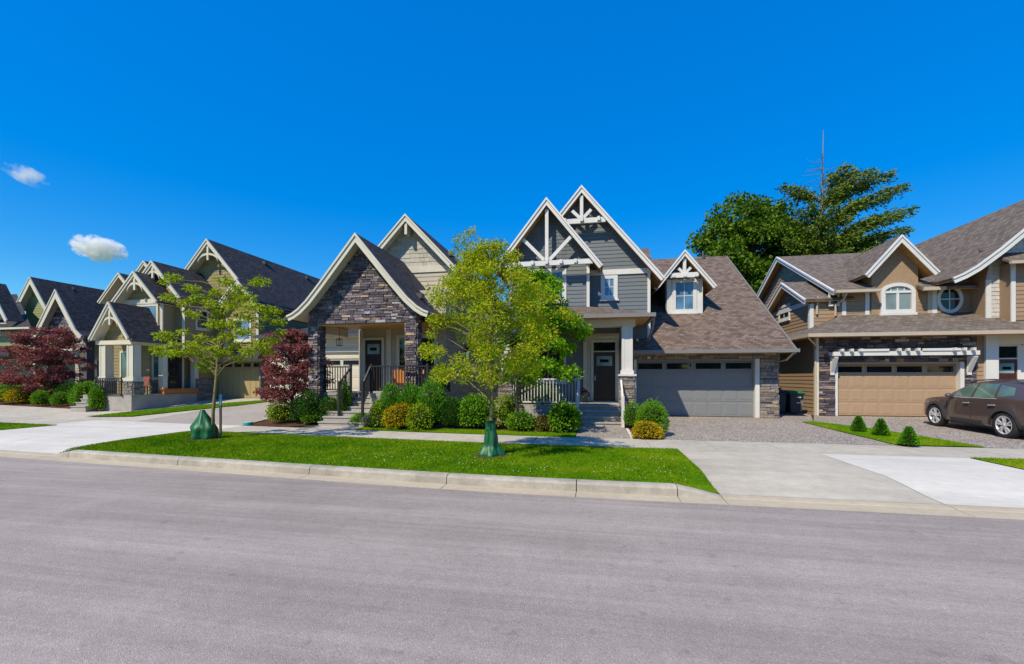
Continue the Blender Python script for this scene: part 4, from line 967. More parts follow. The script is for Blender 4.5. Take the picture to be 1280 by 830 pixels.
# ------------------------------------------------------------------ stone-gabled house in the middle
def stone_house():
    h = thing('stone_gable_house', 'cream house with plum stone porch gable and black railings', 'house', (-8.7, 15.4, 0))
    V = 15.4; fz = 1.22; uc, za = -8.72, 7.14
    prof = [(0, za), (1.55, za - 1.86), (2.05, za - 2.43), (2.4, za - 2.74), (2.65, za - 2.90), (2.86, za - 2.98)]
    gable_roof(h, uc, prof, 14.9, 19.05, RF_DARK, CREAM2, .22, CREAM, gutter=GUTTERDARK)
    pf = Pl('f', V); zb = F(455, 404, V)[1]
    pl0, pl1, pr0, pr1 = -11.02, -10.62, -6.98, -6.55
    gp_ = [(pl0, zb), (pr1, zb), (pr1, za - 2.72), (uc + 1.95, za - 2.50), (uc, za - .26), (uc - 1.95, za - 2.50), (pl0, za - 2.80)]
    MB().prism([(a, V, z) for a, z in gp_], [(a, V + .45, z) for a, z in gp_]).build('stone_gable', MORTAR, h)
    fl = [(pf, gp_, []), (Pl('r', pr1), [(V, zb), (V + .45, zb), (V + .45, za - 2.75), (V, za - 2.75)], [])]
    for a, b in ((pl0, pl1), (pr0, pr1)):
        box('stone_pier', (a, V, -.1), (b, V + .45, zb - .002), MORTAR, h)
        fl += [(pf, [(a, 0), (b, 0), (b, zb), (a, zb)], []), (Pl('r', b), [(V, 0), (V + .45, 0), (V + .45, zb), (V, zb)], []), (Pl('l', a), [(V, 0), (V + .45, 0), (V + .45, zb), (V, zb)], [])]
    stones(h, fl, ST2, hh=(.075, .13), ll=(.18, .5), keep=300)
    box('porch_beam', (pl1, V + .05, zb - .06), (pr0, V + .4, zb + .01), SOFFIT, h)
    dv = 17.6; pd = Pl('f', dv); wl, wr = -10.05, -6.2
    box('porch_ceiling', (pl0, V + .4, zb + .02), (wr, dv, zb + .05), SOFFIT, h); box('porch_beam', (pl0 + .05, V + .45, zb - .3), (pl0 + .35, dv, zb + .015), CREAM, h)
    body(h, [(wl, -.1), (wr, -.1), (wr, 5.5), (wl, 5.5)], dv, 19.1, BEIGE)
    siding(h, pd, [(wl + .1, fz), (wr, fz), (wr, zb + .1), (wl + .1, zb + .1)], BEIGE, .2)
    box('porch_floor', (pl0, 16.15, fz - .12), (-5.95, dv, fz), CONC, h); box('porch_floor', (-8.25, V - .35, fz - .12), (-5.95, 16.148, fz), CONC, h); box('porch_floor', (pl0, V + .3, fz - .12), (-9.4, 16.147, fz - .001), CONC, h)
    box('porch_base', (pl0 + .03, V + .33, -.1), (-9.43, dv, fz - .122), BEIGE, h); box('porch_base', (-8.23, V - .32, -.1), (-5.98, dv, fz - .122), BEIGE, h); siding(h, Pl('f', V - .32), [(-8.23, .05), (-5.98, .05), (-5.98, fz - .14), (-8.23, fz - .14)], BEIGE, .2); siding(h, Pl('r', -5.98), [(V - .32, .05), (dv, .05), (dv, fz - .14), (V - .32, fz - .14)], BEIGE, .2)
    d0, d1 = F(457.5, 487, dv), F(478, 424, dv)
    trim(h, pd, wl - .04, wl + .1, fz, zb, CREAM2, .06, 'corner_board')
    front_door(h, Pl('f', dv - .03), d0[0], d1[0], fz + .03, fz + 2.2, DARKWOOD, CREAM2, 0)
    x = F(487, 450, dv)[0]; trim(h, pd, x - .1, x + .1, fz, zb, CREAM2, .08, 'corner_board')
    w0, w1 = F(496, 470, dv), F(547, 418, dv); window(h, pd, w0[0], w1[0], fz + .45, w1[1], CREAM2, .14, 2, 1, GLASS)
    # steps and railings
    steps(h, -9.95, -8.15, 14.45, .03, 3, .168, .28, CONC); steps(h, -9.38, -8.28, 15.29, .534, 4, .171, .28, CONC)
    railing(h, (-8.22, V - .28, fz), (-6.02, V - .28, fz), BLACKMETAL, 1.0, .11, .08)
    railing(h, (-6.02, V - .28, fz), (-6.02, dv - .05, fz), BLACKMETAL, 1.0, .11, .08, ends=(False, True))
    railing(h, (pl1 + .05, V + .36, fz), (-9.45, V + .36, fz), BLACKMETAL, 1.0, .11, .08)
    for x, z1, y1, y0 in ((-8.26, fz + 1.0, V - .28, 14.6), (-9.42, fz + 1.0, V + .36, 14.95)):
        r = beam('stair_rail', (x, y0, z1 - .62), (x, y1, z1), .06, .05, BLACKMETAL, h)
        box('newel_post', (x - .04, y0 - .08, .05), (x + .04, y0, z1 - .55), BLACKMETAL, r)
        for k in range(1, 7):
            y = y0 + k * (y1 - y0) / 7; zz = z1 - .62 + .62 * (y - y0) / (y1 - y0); box('baluster', (x - .013, y - .013, zz - .85), (x + .013, y + .013, zz), BLACKMETAL, r)
    # upper gable behind
    uu, zu, pk, VU = -8.39, 9.14, 1.05, 19.0; pu = Pl('f', VU); ul, ur = -10.6, -6.2
    up = roofline(uu, zu, pk, ul, ur, -.1, .2); body(h, up, VU, 30, BEIGE)
    gable_roof(h, uu, [(0, zu), (2.5, zu - pk * 2.5)], VU - .5, 30.4, RF_DARK, CREAM2, .23, CREAM, gutter=GUTTERDARK)
    bz0, bz1 = F(545, 340, VU)[1], F(545, 332, VU)[1]
    shingles(h, pu, window2(up, ul, ur, bz1, 12), BEIGESH, .2, .22)
    trim(h, pu, ul, ur, bz0, bz1, CREAM2, .06, 'band_board')
    siding(h, pu, [(ul, 5.2), (ur - .12, 5.2), (ur - .12, bz0), (ul, bz0)], BEIGE, .2); trim(h, pu, ur - .12, ur, 4.5, bz0, CREAM2, .05, 'corner_board')
    bars(h, Pl('f', VU - .4), 'gable_bracket', [((uu, zu - .9), (uu, zu - .42), .12)], CREAM2, -.35, .1)
    siding(h, Pl('r', ur), [(dv, .1), (30, .1), (30, 5.4), (dv, 5.4)], BEIGE, .2)
    for a, b in ((20.3, 21.2), (23.6, 24.6)): window(h, Pl('r', ur), a, b, 2.0, 3.4, BLACKMETAL, .07, 1, 2, GLASS)
    vents(h, [(-6.9, 16.6, 5.0), (-7.1, 21, 7.9)], GUTTERDARK)
    # cream garage wing set back on the left
    GV = 22.0; gl, gr = -18.2, -11.9; g = Pl('f', GV)
    body(h, [(gl, -.1), (gr, -.1), (gr, 4.1), (gl, 4.1)], GV, 30, BEIGE)
    body(h, [(gr + .004, -.1), (ul - .004, -.1), (ul - .004, 5.0), (gr + .004, 5.0)], 20.6, 29.9, BEIGE)
    siding(h, g, [(gl, .3), (gr, .3), (gr, 4.0), (gl, 4.0)], CREAM, .2, holes=[(-17.3, -12.5, 0, 2.75)])
    gd0 = gz(-15, GV)
    garage_door(h, -17.3, -12.5, gd0, gd0 + 2.25, GV - .03, CREAMDOOR, glass=GLASS)
    trim(h, g, -17.42, -12.38, gd0 + 2.26, gd0 + 2.42, CREAM2, .08); trim(h, g, -17.5, -12.3, gd0 + 2.62, gd0 + 2.78, CREAM2, .14, 'band_board')
    for a in (-17.42, -12.5): trim(h, g, a, a + .12, gd0, gd0 + 2.25, CREAM2, .08)
    slab_roof(h, [(gl - .5, 21.4, 4.16), (gr + .3, 21.4, 4.16), (gr + .3, 30, 6.0), (gl - .5, 30, 6.0)], RF_DARK); box('gutter', (gl - .5, 21.28, 4.0), (gr + .3, 21.397, 4.14), GUTTERDARK, h)
    box('soffit', (gl - .4, 21.41, 4.0), (gr + .3, GV, 4.03), CREAM, h)
    # hanging lantern under the porch
    L = MB(); L.tube([(-10.15, 16.1, zb + .02), (-10.15, 16.1, zb - .52)], .008, 5); L.box((-10.23, 16.02, zb - .80), (-10.07, 16.18, zb - .77)); L.box((-10.23, 16.02, zb - .55), (-10.07, 16.18, zb - .51))
    for a, b in ((-.075, -.075), (.075, -.075), (.075, .075), (-.075, .075)): L.box((-10.15 + a - .008, 16.1 + b - .008, zb - .78), (-10.15 + a + .008, 16.1 + b + .008, zb - .54))
    lo = L.build('hanging_lantern', BLACKMETAL); tag(lo, 'black hanging lantern under the stone porch ceiling', 'lantern')
    return h
stone_house()

# ------------------------------------------------------------------ tan house with white-trussed gables
def arched_truss(h, uc, za, pk, half, v, mat, zc, w=.12):
    """king post and curved collar in the open tip of a gable"""
    pb = Pl('f', v); hw = (za - .28 - zc) / pk
    bars(h, pb, 'king_post', [((uc, zc - .18), (uc, za - .3), w)], mat, .004, .09)
    pts = [(uc + hw * math.cos(t), zc - .30 + .42 * math.sin(t)) for t in [math.pi * i / 10 for i in range(11)]]
    mb = MB()
    for p, q in zip(pts, pts[1:]): mb.prism([pb.at(p[0], p[1], 0), pb.at(q[0], q[1], 0), pb.at(q[0], q[1] + w, 0), pb.at(p[0], p[1] + w, 0)], [pb.at(p[0], p[1], .08), pb.at(q[0], q[1], .08), pb.at(q[0], q[1] + w, .08), pb.at(p[0], p[1] + w, .08)])
    mb.build('arched_collar', mat, h)
def tan_house():
    h = thing('tan_house', 'tan house with arched white gable trusses and charcoal roof', 'house', (-22, 19, .3))
    # main gable over the garage
    V = 22.5; pf = Pl('f', V); uc, za, pk = -22.3, 9.9, 1.137; gz0 = gz(-21, V) + .01
    wl, wr = -25.3, -19.3
    p1 = roofline(uc, za, pk, wl, wr, -.1, .2); body(h, p1, V, 36, TAN); gable_roof(h, uc, [(0, za), (3.24, za - pk * 3.24)], V - .6, 36, RF_DARK, CREAM2, .20, CREAM, gutter=GUTTERDARK)
    shingles(h, pf, window2(p1, wl, wr, 5.6, 12), TANSH, .18, .2)
    arched_truss(h, uc, za, pk, 3.2, V - .5, CREAM2, za - 1.05)
    siding(h, Pl('r', wr), [(V, .2), (36, .2), (36, 6.0), (V, 6.0)], TAN)
    dl, dr = -23.0, -19.35 + .25; dr = F(328, 480, V)[0]
    siding(h, pf, [(-23.3, 2.9), (wr, 2.9), (wr, 5.6), (-23.3, 5.6)], TAN)
    garage_door(h, dl, dr, gz0, gz0 + 2.15, V - .03, OLIVEDOOR, cols=10, vertical=True, panes=6, pane_h=.4)
    trim(h, pf, dl - .02, dr + .02, gz0 + 2.16, gz0 + 2.32, CREAM2, .06); trim(h, pf, dl - .16, dl - .02, gz0, gz0 + 2.32, CREAM2, .08)
    box('stone_pier', (dr + .03, V - .25, -.1), (wr + .3, V + .3, 2.7), MORTAR2, h); stones(h, [(Pl('f', V - .25), [(dr + .03, .4), (wr + .3, .4), (wr + .3, 2.7), (dr + .03, 2.7)], [])], ST1, keep=60)
    slab_roof(h, [(-23.4, V - .9, 3.0), (wr + .7, V - .9, 3.0), (wr + .7, V + .1, 3.65), (-23.4, V + .1, 3.65)], RF_DARK); box('gutter', (-23.4, V - 1.0, 2.87), (wr + .7, V - .903, 2.98), GUTTERDARK, h)
    # bay gable above the garage
    vb = V - .45; ub, zbp = F(296, 348, vb - .4); fb = F(321, 380, vb - .4); hb = fb[0] - ub; kb = (zbp - fb[1]) / hb
    bp = roofline(ub, zbp, kb, ub - hb + .2, ub + hb - .2, 3.4, .14); body(h, bp, vb, V + .1, TAN); gable_roof(h, ub, [(0, zbp), (hb, fb[1])], vb - .4, V + 3, RF_DARK, CREAM2, .17, CREAM)
    siding(h, Pl('f', vb), [(ub - hb + .3, 3.5), (ub + hb - .3, 3.5), (ub + hb - .3, fb[1] + .1), (ub - hb + .3, fb[1] + .1)], TAN)
    arched_truss(h, ub, zbp, kb, hb, vb - .33, CREAM2, zbp - .75, .09)
    trim(h, Pl('f', vb), ub + hb - .34, ub + hb - .2, 3.4, fb[1], CREAM2, .05, 'corner_board'); trim(h, Pl('f', vb), ub - hb + .2, ub - hb + .34, 3.4, fb[1], CREAM2, .05, 'corner_board')
    window(h, Pl('f', vb), ub - .55, ub + .62, 3.9, 5.2, CREAM2, .12, 2, 1, GLASSB)
    # second gable left of it
    VC = 20.0; pc = Pl('f', VC); u2, z2, k2 = -23.3, 8.05, 1.12; l2, r2 = -25.0, -21.75
    p2 = roofline(u2, z2, k2, l2, r2, 3.0, .2); body(h, p2, VC, V + 1, TAN); gable_roof(h, u2, [(0, z2), (1.82, z2 - k2 * 1.82)], VC - .5, V + 3, RF_DARK, CREAM2, .18, CREAM)
    siding(h, pc, p2, TAN); arched_truss(h, u2, z2, k2, 1.8, VC - .42, CREAM2, z2 - .75)
    trim(h, pc, r2 - .16, r2, 3.0, z2 - .25 - k2 * (r2 - u2), CREAM2, .05, 'corner_board'); siding(h, Pl('r', r2), [(VC, 3.4), (V, 3.4), (V, 6.0), (VC, 6.0)], TAN)
    window(h, Pl('r', r2), 20.6, 21.4, 4.5, 5.6, CREAM2, .09, 1, 2, GLASS)
    # front gable of the upper floor with its band of windows
    VD = 19.3; pd = Pl('f', VD); u3, z3, k3 = -23.6, 7.34, 1.1; l3, r3 = -24.85, -22.35
    p3 = roofline(u3, z3, k3, l3, r3, 3.6, .2); body(h, p3, VD, VC + .1, TAN); gable_roof(h, u3, [(0, z3), (1.46, z3 - k3 * 1.46)], VD - .5, VC + .6, RF_DARK, CREAM2, .18, CREAM)
    zz = z3 - k3 * 1.4; siding(h, pd, window2(p3, l3, r3, zz + .15, 12), TANSH); arched_truss(h, u3, z3, k3, 1.46, VD - .42, CREAM2, z3 - .8)
    trim(h, pd, l3, r3, zz - .1, zz + .14, CREAM2, .07, 'band_board'); window(h, pd, l3 + .35, r3 - .3, 4.6, zz - .11, CREAM2, .12, 2, 1, GLASSB); trim(h, pd, r3 - .15, r3, 4.2, zz - .1, CREAM2, .06, 'corner_board')
    # further gables peeping out behind
    for (ax_, ay, v, k, hf) in ((149, 341, 22.2, 1.1, 1.6), (180.5, 326, 22.6, 1.1, 1.5)):
        u4, z4 = F(ax_, ay, v); q = roofline(u4, z4, k, u4 - hf + .25, u4 + hf - .25, 3.0, .2); body(h, q, v + .5, v + 3, TANSH)
        gable_roof(h, u4, [(0, z4), (hf, z4 - k * hf)], v, v + 3.5, RF_DARK, CREAM2, .18, CREAM)
    # cross wing at the back
    slab_roof(h, [(-19.0, 33, 6.3), (-12.5, 33, 6.3), (-13.4, 36.5, 9.9), (-18.8, 36.5, 9.9)], RF_DARK); body(h, [(-19, 0), (-12.8, 0), (-12.8, 6.2), (-19, 6.2)], 33.5, 38, TAN)
    vents(h, [(-21.9, 26.0, 9.45), (-21.9, 30.4, 9.45)], GUTTERDARK)
    # porch: gable to the street, roof running back along the driveway side
    up, zp, kp_ = -23.25, 5.5, 1.5; v0 = 17.35; fz = .95; er = -22.02
    gable_roof(h, up, [(0, zp), (1.2, zp - kp_ * 1.2)], v0, 22.4, RF_DARK, CREAM2, .17, CREAM, gutter=GUTTERDARK)
    zb = 3.62; wu = -22.75
    pp = roofline(up, zp, kp_, up - .95, up + .95, zb, .2); body(h, pp, v0 + .5, v0 + .7, TANSH, 'porch_gable_wall'); siding(h, Pl('f', v0 + .5), [q for q in pp], TANSH)
    arched_truss(h, up, zp, kp_, 1.2, v0 + .08, CREAM2, zp - .95, .10)
    box('porch_beam', (up - 1.05, v0 + .15, zb - .2), (er - .1, v0 + .45, zb + .0), CREAM, h); box('porch_beam', (er - .42, v0 + .452, zb - .2), (er - .12, 22.3, zb + .0), CREAM, h)
    box('porch_floor', (-25, v0 + .1, -.1), (er - .05, 22.3, fz), CONC, h)
    for a, y in ((-24.2, v0 + .15), (er - .52, v0 + .15)): pier(h, a, a + .5, y, y + .5, fz, 1.62, zb - .2, ST1, CREAM2, 40)
    c = er - .42
    for y in (19.1, 20.95): box('column', (c, y, fz), (c + .28, y + .26, zb - .2), CREAM2, h)
    body(h, [(-25.2, -.1), (wu, -.1), (wu, 4.4), (-25.2, 4.4)], 18.9, 22.5, TAN); pw = Pl('r', wu)
    siding(h, pw, [(18.9, 1.75), (22.5, 1.75), (22.5, 3.7), (18.9, 3.7)], TAN); siding(h, Pl('f', 18.9), [(-25.2, fz), (wu, fz), (wu, 3.7), (-25.2, 3.7)], TAN)
    stones(h, [(pw, [(18.92, fz), (19.6, fz), (19.6, 1.72), (18.92, 1.72)], []), (pw, [(20.8, fz), (22.3, fz), (22.3, 1.72), (20.8, 1.72)], []), (Pl('r', -22.1), [(21.0, .2), (22.4, .2), (22.4, 1.72), (21.0, 1.72)], [])], ST1, keep=80)
    box('stone_wall', (wu, 21.0, -.1), (-22.1, 22.4, 1.74), MORTAR2, h); siding(h, Pl('r', -22.15), [(21.2, 1.8), (22.4, 1.8), (22.4, 3.45), (21.2, 3.45)], TAN); box('wall', (wu, 21.2, 1.741), (-22.15, 22.4, 3.6), TAN, h)
    window(h, pw, 19.0, 19.6, 1.75, 3.25, CREAM2, .07, 1, 1, GLASST)
    window(h, Pl('f', 18.9), -24.6, -23.3, 1.7, 3.2, CREAM2, .09, 2, 1, GLASST)
    front_door(h, pw, 19.78, 20.68, fz + .03, 3.15, BLACKMETAL, CREAM2, 0, light=False)
    for i in range(2):
        for j in range(4): pbox(pw, 19.95 + i * .3, 20.2 + i * .3, 1.5 + j * .38, 1.84 + j * .38, .042, .048).build('door_pane', GLASS, h)
    steps(h, -25.1, -24.2, v0 - .35, .25, 4, .17, .22, CONC)
    railing(h, (-24.15, v0 + .05, .9), (-22.6, v0 + .05, .9), BLACKMETAL, .85, .13, .05)
    return h
tan_house()

# ------------------------------------------------------------------ two houses at the far left
def far_stone_house():
    h = thing('far_stone_house', 'stone-gabled house with charcoal roof behind the left purple maple', 'house', (-36.6, 24.5, .4))
    V = 24.5; uc, za = F(70, 361.5, 24.0); fr = F(103, 420, 24.0); hw = fr[0] - uc; k = (za - fr[1]) / hw
    gable_roof(h, uc, [(0, za), (hw * .8, za - k * .88 * hw), (hw, fr[1])], 24.0, 31, RF_DARK, CREAM2, .34, CREAM, gutter=GUTTERDARK)
    wp = roofline(uc, za, k * 1.08, uc - hw + .35, uc + hw - .35, 3.9, .3); body(h, wp, V, V + .5, MORTAR, 'stone_gable'); stones(h, [(Pl('f', V), wp, [])], ST2, hh=(.1, .17), ll=(.25, .6), keep=120)
    for a in (uc - hw + .35, uc + hw - .95): box('porch_pier', (a, V, 0), (a + .6, V + .5, 3.9), MORTAR, h)
    body(h, [(uc - hw + .3, 0), (uc + hw - .3, 0), (uc + hw - .3, 4.3), (uc - hw + .3, 4.3)], V + 2, 31, BEIGE); box('porch_beam', (uc - hw + .4, V, 3.7), (uc + hw - .4, V + .5, 3.9), CREAM, h)
    window(h, Pl('f', V + 2), uc - .3, uc + 1.3, 1.5, 3.2, CREAM2, .12, 2, 1, GLASST); front_door(h, Pl('f', V + 1.98), uc - 1.5, uc - .6, .8, 2.9, DARKWOOD, CREAM2)
    window(h, Pl('r', uc + hw - .3), V + 3, V + 4.4, 1.5, 3.2, CREAM2, .12, 2, 1, GLASST)
    siding(h, Pl('r', uc + hw - .3), [(V + 2, .4), (31, .4), (31, 4.2), (V + 2, 4.2)], BEIGE, .2)
    return h
far_stone_house()
def sage_house():
    h = thing('sage_house', 'sage green house with charcoal roof at the left edge', 'house', (-52, 30, .5))
    V = 30.0; uc, za = F(38, 346, V); ft = F(59, 385, V); hw = ft[0] - uc; k = (za - ft[1]) / hw
    gable_roof(h, uc, [(0, za), (hw, ft[1])], V, V + 15, RF_DARK, CREAM2, .36, CREAM); wp = roofline(uc, za, k, uc - hw + .4, uc + hw - .4, 0, .3); body(h, wp, V + .6, V + 14, GREENSIDE); siding(h, Pl('f', V + .6), window2(wp, -99, 99, 4, 20), GREENSIDE, .22)
    vents(h, [(uc + .5, V + 3.0, za - .5), (uc + .5, V + 8.5, za - .5)], GUTTERDARK)
    # lower wing towards the left edge, its roof sloping to the street
    V2 = 26.5; z0 = F(20, 409, V2 - .6)[1]; ur = F(45, 405, V2)[0]; ul = ur - 12; z1 = F(10, 368, V + 1.5)[1]
    slab_roof(h, [(ul, V2 - .6, z0), (ur + .5, V2 - .6, z0), (F(21, 370, V + 1.5)[0], V + 1.5, z1), (ul, V + 1.5, z1)], RF_DARK); body(h, [(ul, 0), (ur, 0), (ur, z0 - .05), (ul, z0 - .05)], V2, V + 2, GREENSIDE)
    siding(h, Pl('f', V2), [(ul, .5), (ur, .5), (ur, z0 - .1), (ul, z0 - .1)], GREENSIDE, .22); siding(h, Pl('r', ur), [(V2, .5), (V + .5, .5), (V + .5, z0 - .1), (V2, z0 - .1)], GREENSIDE, .22)
    box('gutter', (ul, V2 - .73, z0 - .16), (ur + .5, V2 - .604, z0 - .02), CREAM2, h); trim(h, Pl('f', V2), ur - .18, ur, .5, z0 - .1, CREAM2, .06, 'corner_board')
    uw, zw = F(5, 412, V2 - .8); gable_roof(h, F(-14, 380, V2 - .8)[0], [(0, F(-14, 352, V2 - .8)[1]), (F(10, 412, V2 - .8)[0] - F(-14, 380, V2 - .8)[0], F(10, 400, V2 - .8)[1])], V2 - .8, V2 + .2, RF_DARK, CREAM2, .3, CREAM)
    a0, zz0 = F(1, 416, V2); a1, zz1 = F(9, 405, V2); window(h, Pl('f', V2), a0, a1, zz0 - .2, zz1 + .1, CREAM2, .12, 2, 2, GLASSC)
    slab_roof(h, [(ul, V2 - 1.4, F(10, 444, V2 - 1.4)[1]), (F(11, 440, V2 - 1.4)[0], V2 - 1.4, F(10, 444, V2 - 1.4)[1]), (F(11, 440, V2)[0], V2 + .02, F(10, 432, V2)[1]), (ul, V2 + .02, F(10, 432, V2)[1])], RF_DARK)
    window(h, Pl('r', ur), V2 + 1.0, V2 + 2.6, 3.6, 5.2, CREAM2, .12, 2, 2, GLASST); trim(h, Pl('f', V2), ul, ur, .5, 1.3, MORTAR2, .07, 'stone_plinth')
    return h
sage_house()
# ================================================================== trees, shrubs
BARK = M('grey_brown_bark', (.16, .12, .085), .9, .25, 8, grain=(6, 6, 1), bump=.6, bscale=30)
BARKY = M('mossy_bark', (.20, .165, .075), .9, .25, 8, grain=(6, 6, 1), bump=.6, bscale=30)
BARKPALE = M('dead_wood', (.20, .195, .185), .9, .2, 5)
LF_STREET = leaf_mat('street_tree_leaves', [(.15, (.15, .25, .008)), (.40, (.30, .42, .010)), (.62, (.46, .52, .018)), (.82, (.64, .46, .05))], .5)
LF_BRIGHT = leaf_mat('bright_green_leaves', [(.15, (.06, .17, .006)), (.45, (.15, .33, .010)), (.8, (.26, .46, .015))], .4)
LF_YOUNG = leaf_mat('young_tree_leaves', [(.15, (.14, .22, .008)), (.45, (.29, .38, .012)), (.8, (.46, .52, .025))], .4)
LF_RED = leaf_mat('purple_maple_leaves', [(.15, (.10, .020, .025)), (.45, (.24, .06, .07)), (.8, (.44, .20, .22))], .35)
LF_BACK = leaf_mat('broadleaf_canopy', [(.15, (0.033, 0.083, 0.009)), (.45, (0.083, 0.171, 0.013)), (.8, (0.165, 0.264, 0.022))], .3)
LF_CON = leaf_mat('conifer_sprays', [(.15, (0.035, 0.088, 0.014)), (.45, (0.101, 0.169, 0.022)), (.8, (0.203, 0.257, 0.030))], .15)
LF_SHRUB = leaf_mat('green_shrub_leaves', [(.15, (0.048, 0.144, 0.010)), (.45, (0.114, 0.282, 0.014)), (.8, (0.228, 0.432, 0.024))], .25)
LF_DARK = leaf_mat('dark_shrub_leaves', [(.15, (0.017, 0.063, 0.011)), (.45, (0.035, 0.119, 0.017)), (.8, (0.077, 0.196, 0.022))], .2)
LF_LIME = leaf_mat('lime_shrub_leaves', [(.15, (0.092, 0.184, 0.009)), (.45, (0.218, 0.345, 0.014)), (.8, (0.414, 0.494, 0.029))], .25)
LF_YELLOW = leaf_mat('yellow_shrub_leaves', [(.15, (.20, .17, .008)), (.45, (.42, .32, .010)), (.8, (.62, .44, .014))], .25)
LF_GREY = leaf_mat('grey_lavender_leaves', [(.15, (.10, .13, .10)), (.45, (.19, .22, .19)), (.8, (.30, .31, .30))], .2)
LF_BRONZE = leaf_mat('bronze_shrub_leaves', [(.15, (.08, .07, .015)), (.45, (.16, .14, .03)), (.8, (.28, .20, .07))], .25)
LF_CEDAR = leaf_mat('upright_yew_leaves', [(.15, (0.030, 0.120, 0.009)), (.45, (0.075, 0.247, 0.015)), (.8, (0.165, 0.390, 0.021))], .2)

def leaf_cloud(name, P, D, L, Wd, mat, parent, fold=.25, jit=.35):
    """one folded diamond leaf per point"""
    n = len(P); s = 1 + rng.uniform(-jit, jit, n); L = (L * s)[:, None]; Wd = (Wd * s)[:, None]
    D = D / (np.linalg.norm(D, axis=1, keepdims=True) + 1e-9); A = rng.normal(0, 1, (n, 3)); Sd = np.cross(D, A); Sd /= np.linalg.norm(Sd, axis=1, keepdims=True) + 1e-9
    N = np.cross(D, Sd); V = np.empty((n, 4, 3))
    V[:, 0] = P; V[:, 1] = P + D * L * .5 + Sd * Wd * .5 + N * Wd * fold; V[:, 2] = P + D * L; V[:, 3] = P + D * L * .5 - Sd * Wd * .5 + N * Wd * fold
    i = np.arange(n)[:, None] * 4; Fc = np.concatenate([i + [0, 1, 2], i + [0, 2, 3]], 1).reshape(-1, 3)
    return raw_mesh(name, V.reshape(-1, 3), Fc, mat, parent)
def clump_points(cs, rs, ns, flat=.7):
    P = []; D = []
    for c, r, n in zip(cs, rs, ns):
        q = rng.normal(0, .5, (n, 3)); q /= np.maximum(1, np.linalg.norm(q, axis=1, keepdims=True) / 1.0)
        q[:, 2] *= flat; P.append(np.array(c) + q * r); D.append(q * .8 + rng.normal(0, .5, (n, 3)) + [0, 0, -.15])
    return np.concatenate(P), np.concatenate(D)
def limbs(mb, trunk, trad, cs, r0=.02, lift=.45, n=5, frac=1.0):
    """branches leave the trunk below each clump and rise to it"""
    t = np.array(trunk, float)
    for c in cs:
        if random.random() > frac: continue
        c = np.array(c, float); hd = math.hypot(c[0] - t[0, 0], c[1] - t[0, 1]); zs = c[2] - lift * hd - .15
        zs = min(max(zs, t[0, 2] + .45 * (t[-1, 2] - t[0, 2]) * .5), t[-1, 2])
        k = np.searchsorted(t[:, 2], zs); k = min(max(k, 1), len(t) - 1); f = (zs - t[k - 1, 2]) / max(1e-6, t[k, 2] - t[k - 1, 2]); s = t[k - 1] + (t[k] - t[k - 1]) * min(1, max(0, f))
        pts = []
        for i in range(n):
            q = i / (n - 1); p = s + (c - s) * q; p[2] += .12 * hd * math.sin(q * math.pi) * .6
            if 0 < i < n - 1: p += rng.normal(0, .03 * hd + .005, 3)
            pts.append(p)
        mb.tube(pts, [r0 * (1 - .8 * i / (n - 1)) for i in range(n)], 5, False)
def tree(name, label, base, trunk, trad, cs, rs, ns, L, Wd, lmat, bmat, group=None, lift=.45, r0=.02, flat=.7, frac=1.0):
    t = thing(name, label, 'tree', base, group)
    mb = MB(); mb.tube(trunk, trad, 9); mb.build('trunk', bmat, t, smooth=True)
    m2 = MB(); limbs(m2, trunk, trad, cs, r0, lift, frac=frac)
    if m2.v: m2.build('limbs', bmat, t, smooth=True, recalc=False)
    P, D = clump_points(cs, rs, ns, flat); leaf_cloud('crown', P, D, L, Wd, lmat, t); return t
def egg(n, cx, cy, z0, z1, R, peak=.4, pw=.6, fill=.55):
    cs = []
    for i in range(n):
        t = rng.uniform(0, 1); w = max(.03, 1 - (abs(t - peak) / (max(peak, 1 - peak) * 1.04)) ** 2) ** pw
        a = rng.uniform(0, 2 * np.pi); r = R * w * rng.uniform(0, 1) ** fill
        cs.append((cx + r * math.cos(a), cy + r * math.sin(a), z0 + t * (z1 - z0)))
    return cs
# street tree with the green bag
b = (-2.33, 9.63); T1 = [(b[0], b[1], 0), (b[0] + .01, b[1], .8), (b[0] + .03, b[1] + .02, 1.7), (b[0] - .01, b[1], 2.6), (b[0] + .05, b[1], 3.5), (b[0] + .02, b[1], 4.4)]
cs = egg(120, b[0], b[1], 1.75, 4.7, 1.42, .35, .6, .45)
cs += [F(x, y, b[1] + d)[:1] + (b[1] + d,) + F(x, y, b[1] + d)[1:] for x, y, d in ((590, 290, 0), (578, 300, .2), (600, 305, -.2), (612, 315, .1), (570, 315, .3), (585, 330, -.2), (560, 350, .1), (548, 375, -.1), (540, 418, .2), (533, 436, 0), (548, 440, -.3), (600, 330, .2), (625, 310, .1), (690, 372, .2), (700, 390, -.2), (715, 398, 0), (555, 395, .2))]
n = len(cs); rs = [random.uniform(.16, .30) for _ in range(120)] + [random.uniform(.13, .22) for _ in range(n - 120)]
tree('street_tree', 'slim yellow-green street tree standing in the middle of the verge', (b[0], b[1], 0), T1, [.055, .05, .045, .038, .026, .012], cs, rs, [int(1900 * r ** 1.6) for r in rs], .06, .034, LF_STREET, BARKY, r0=.016)
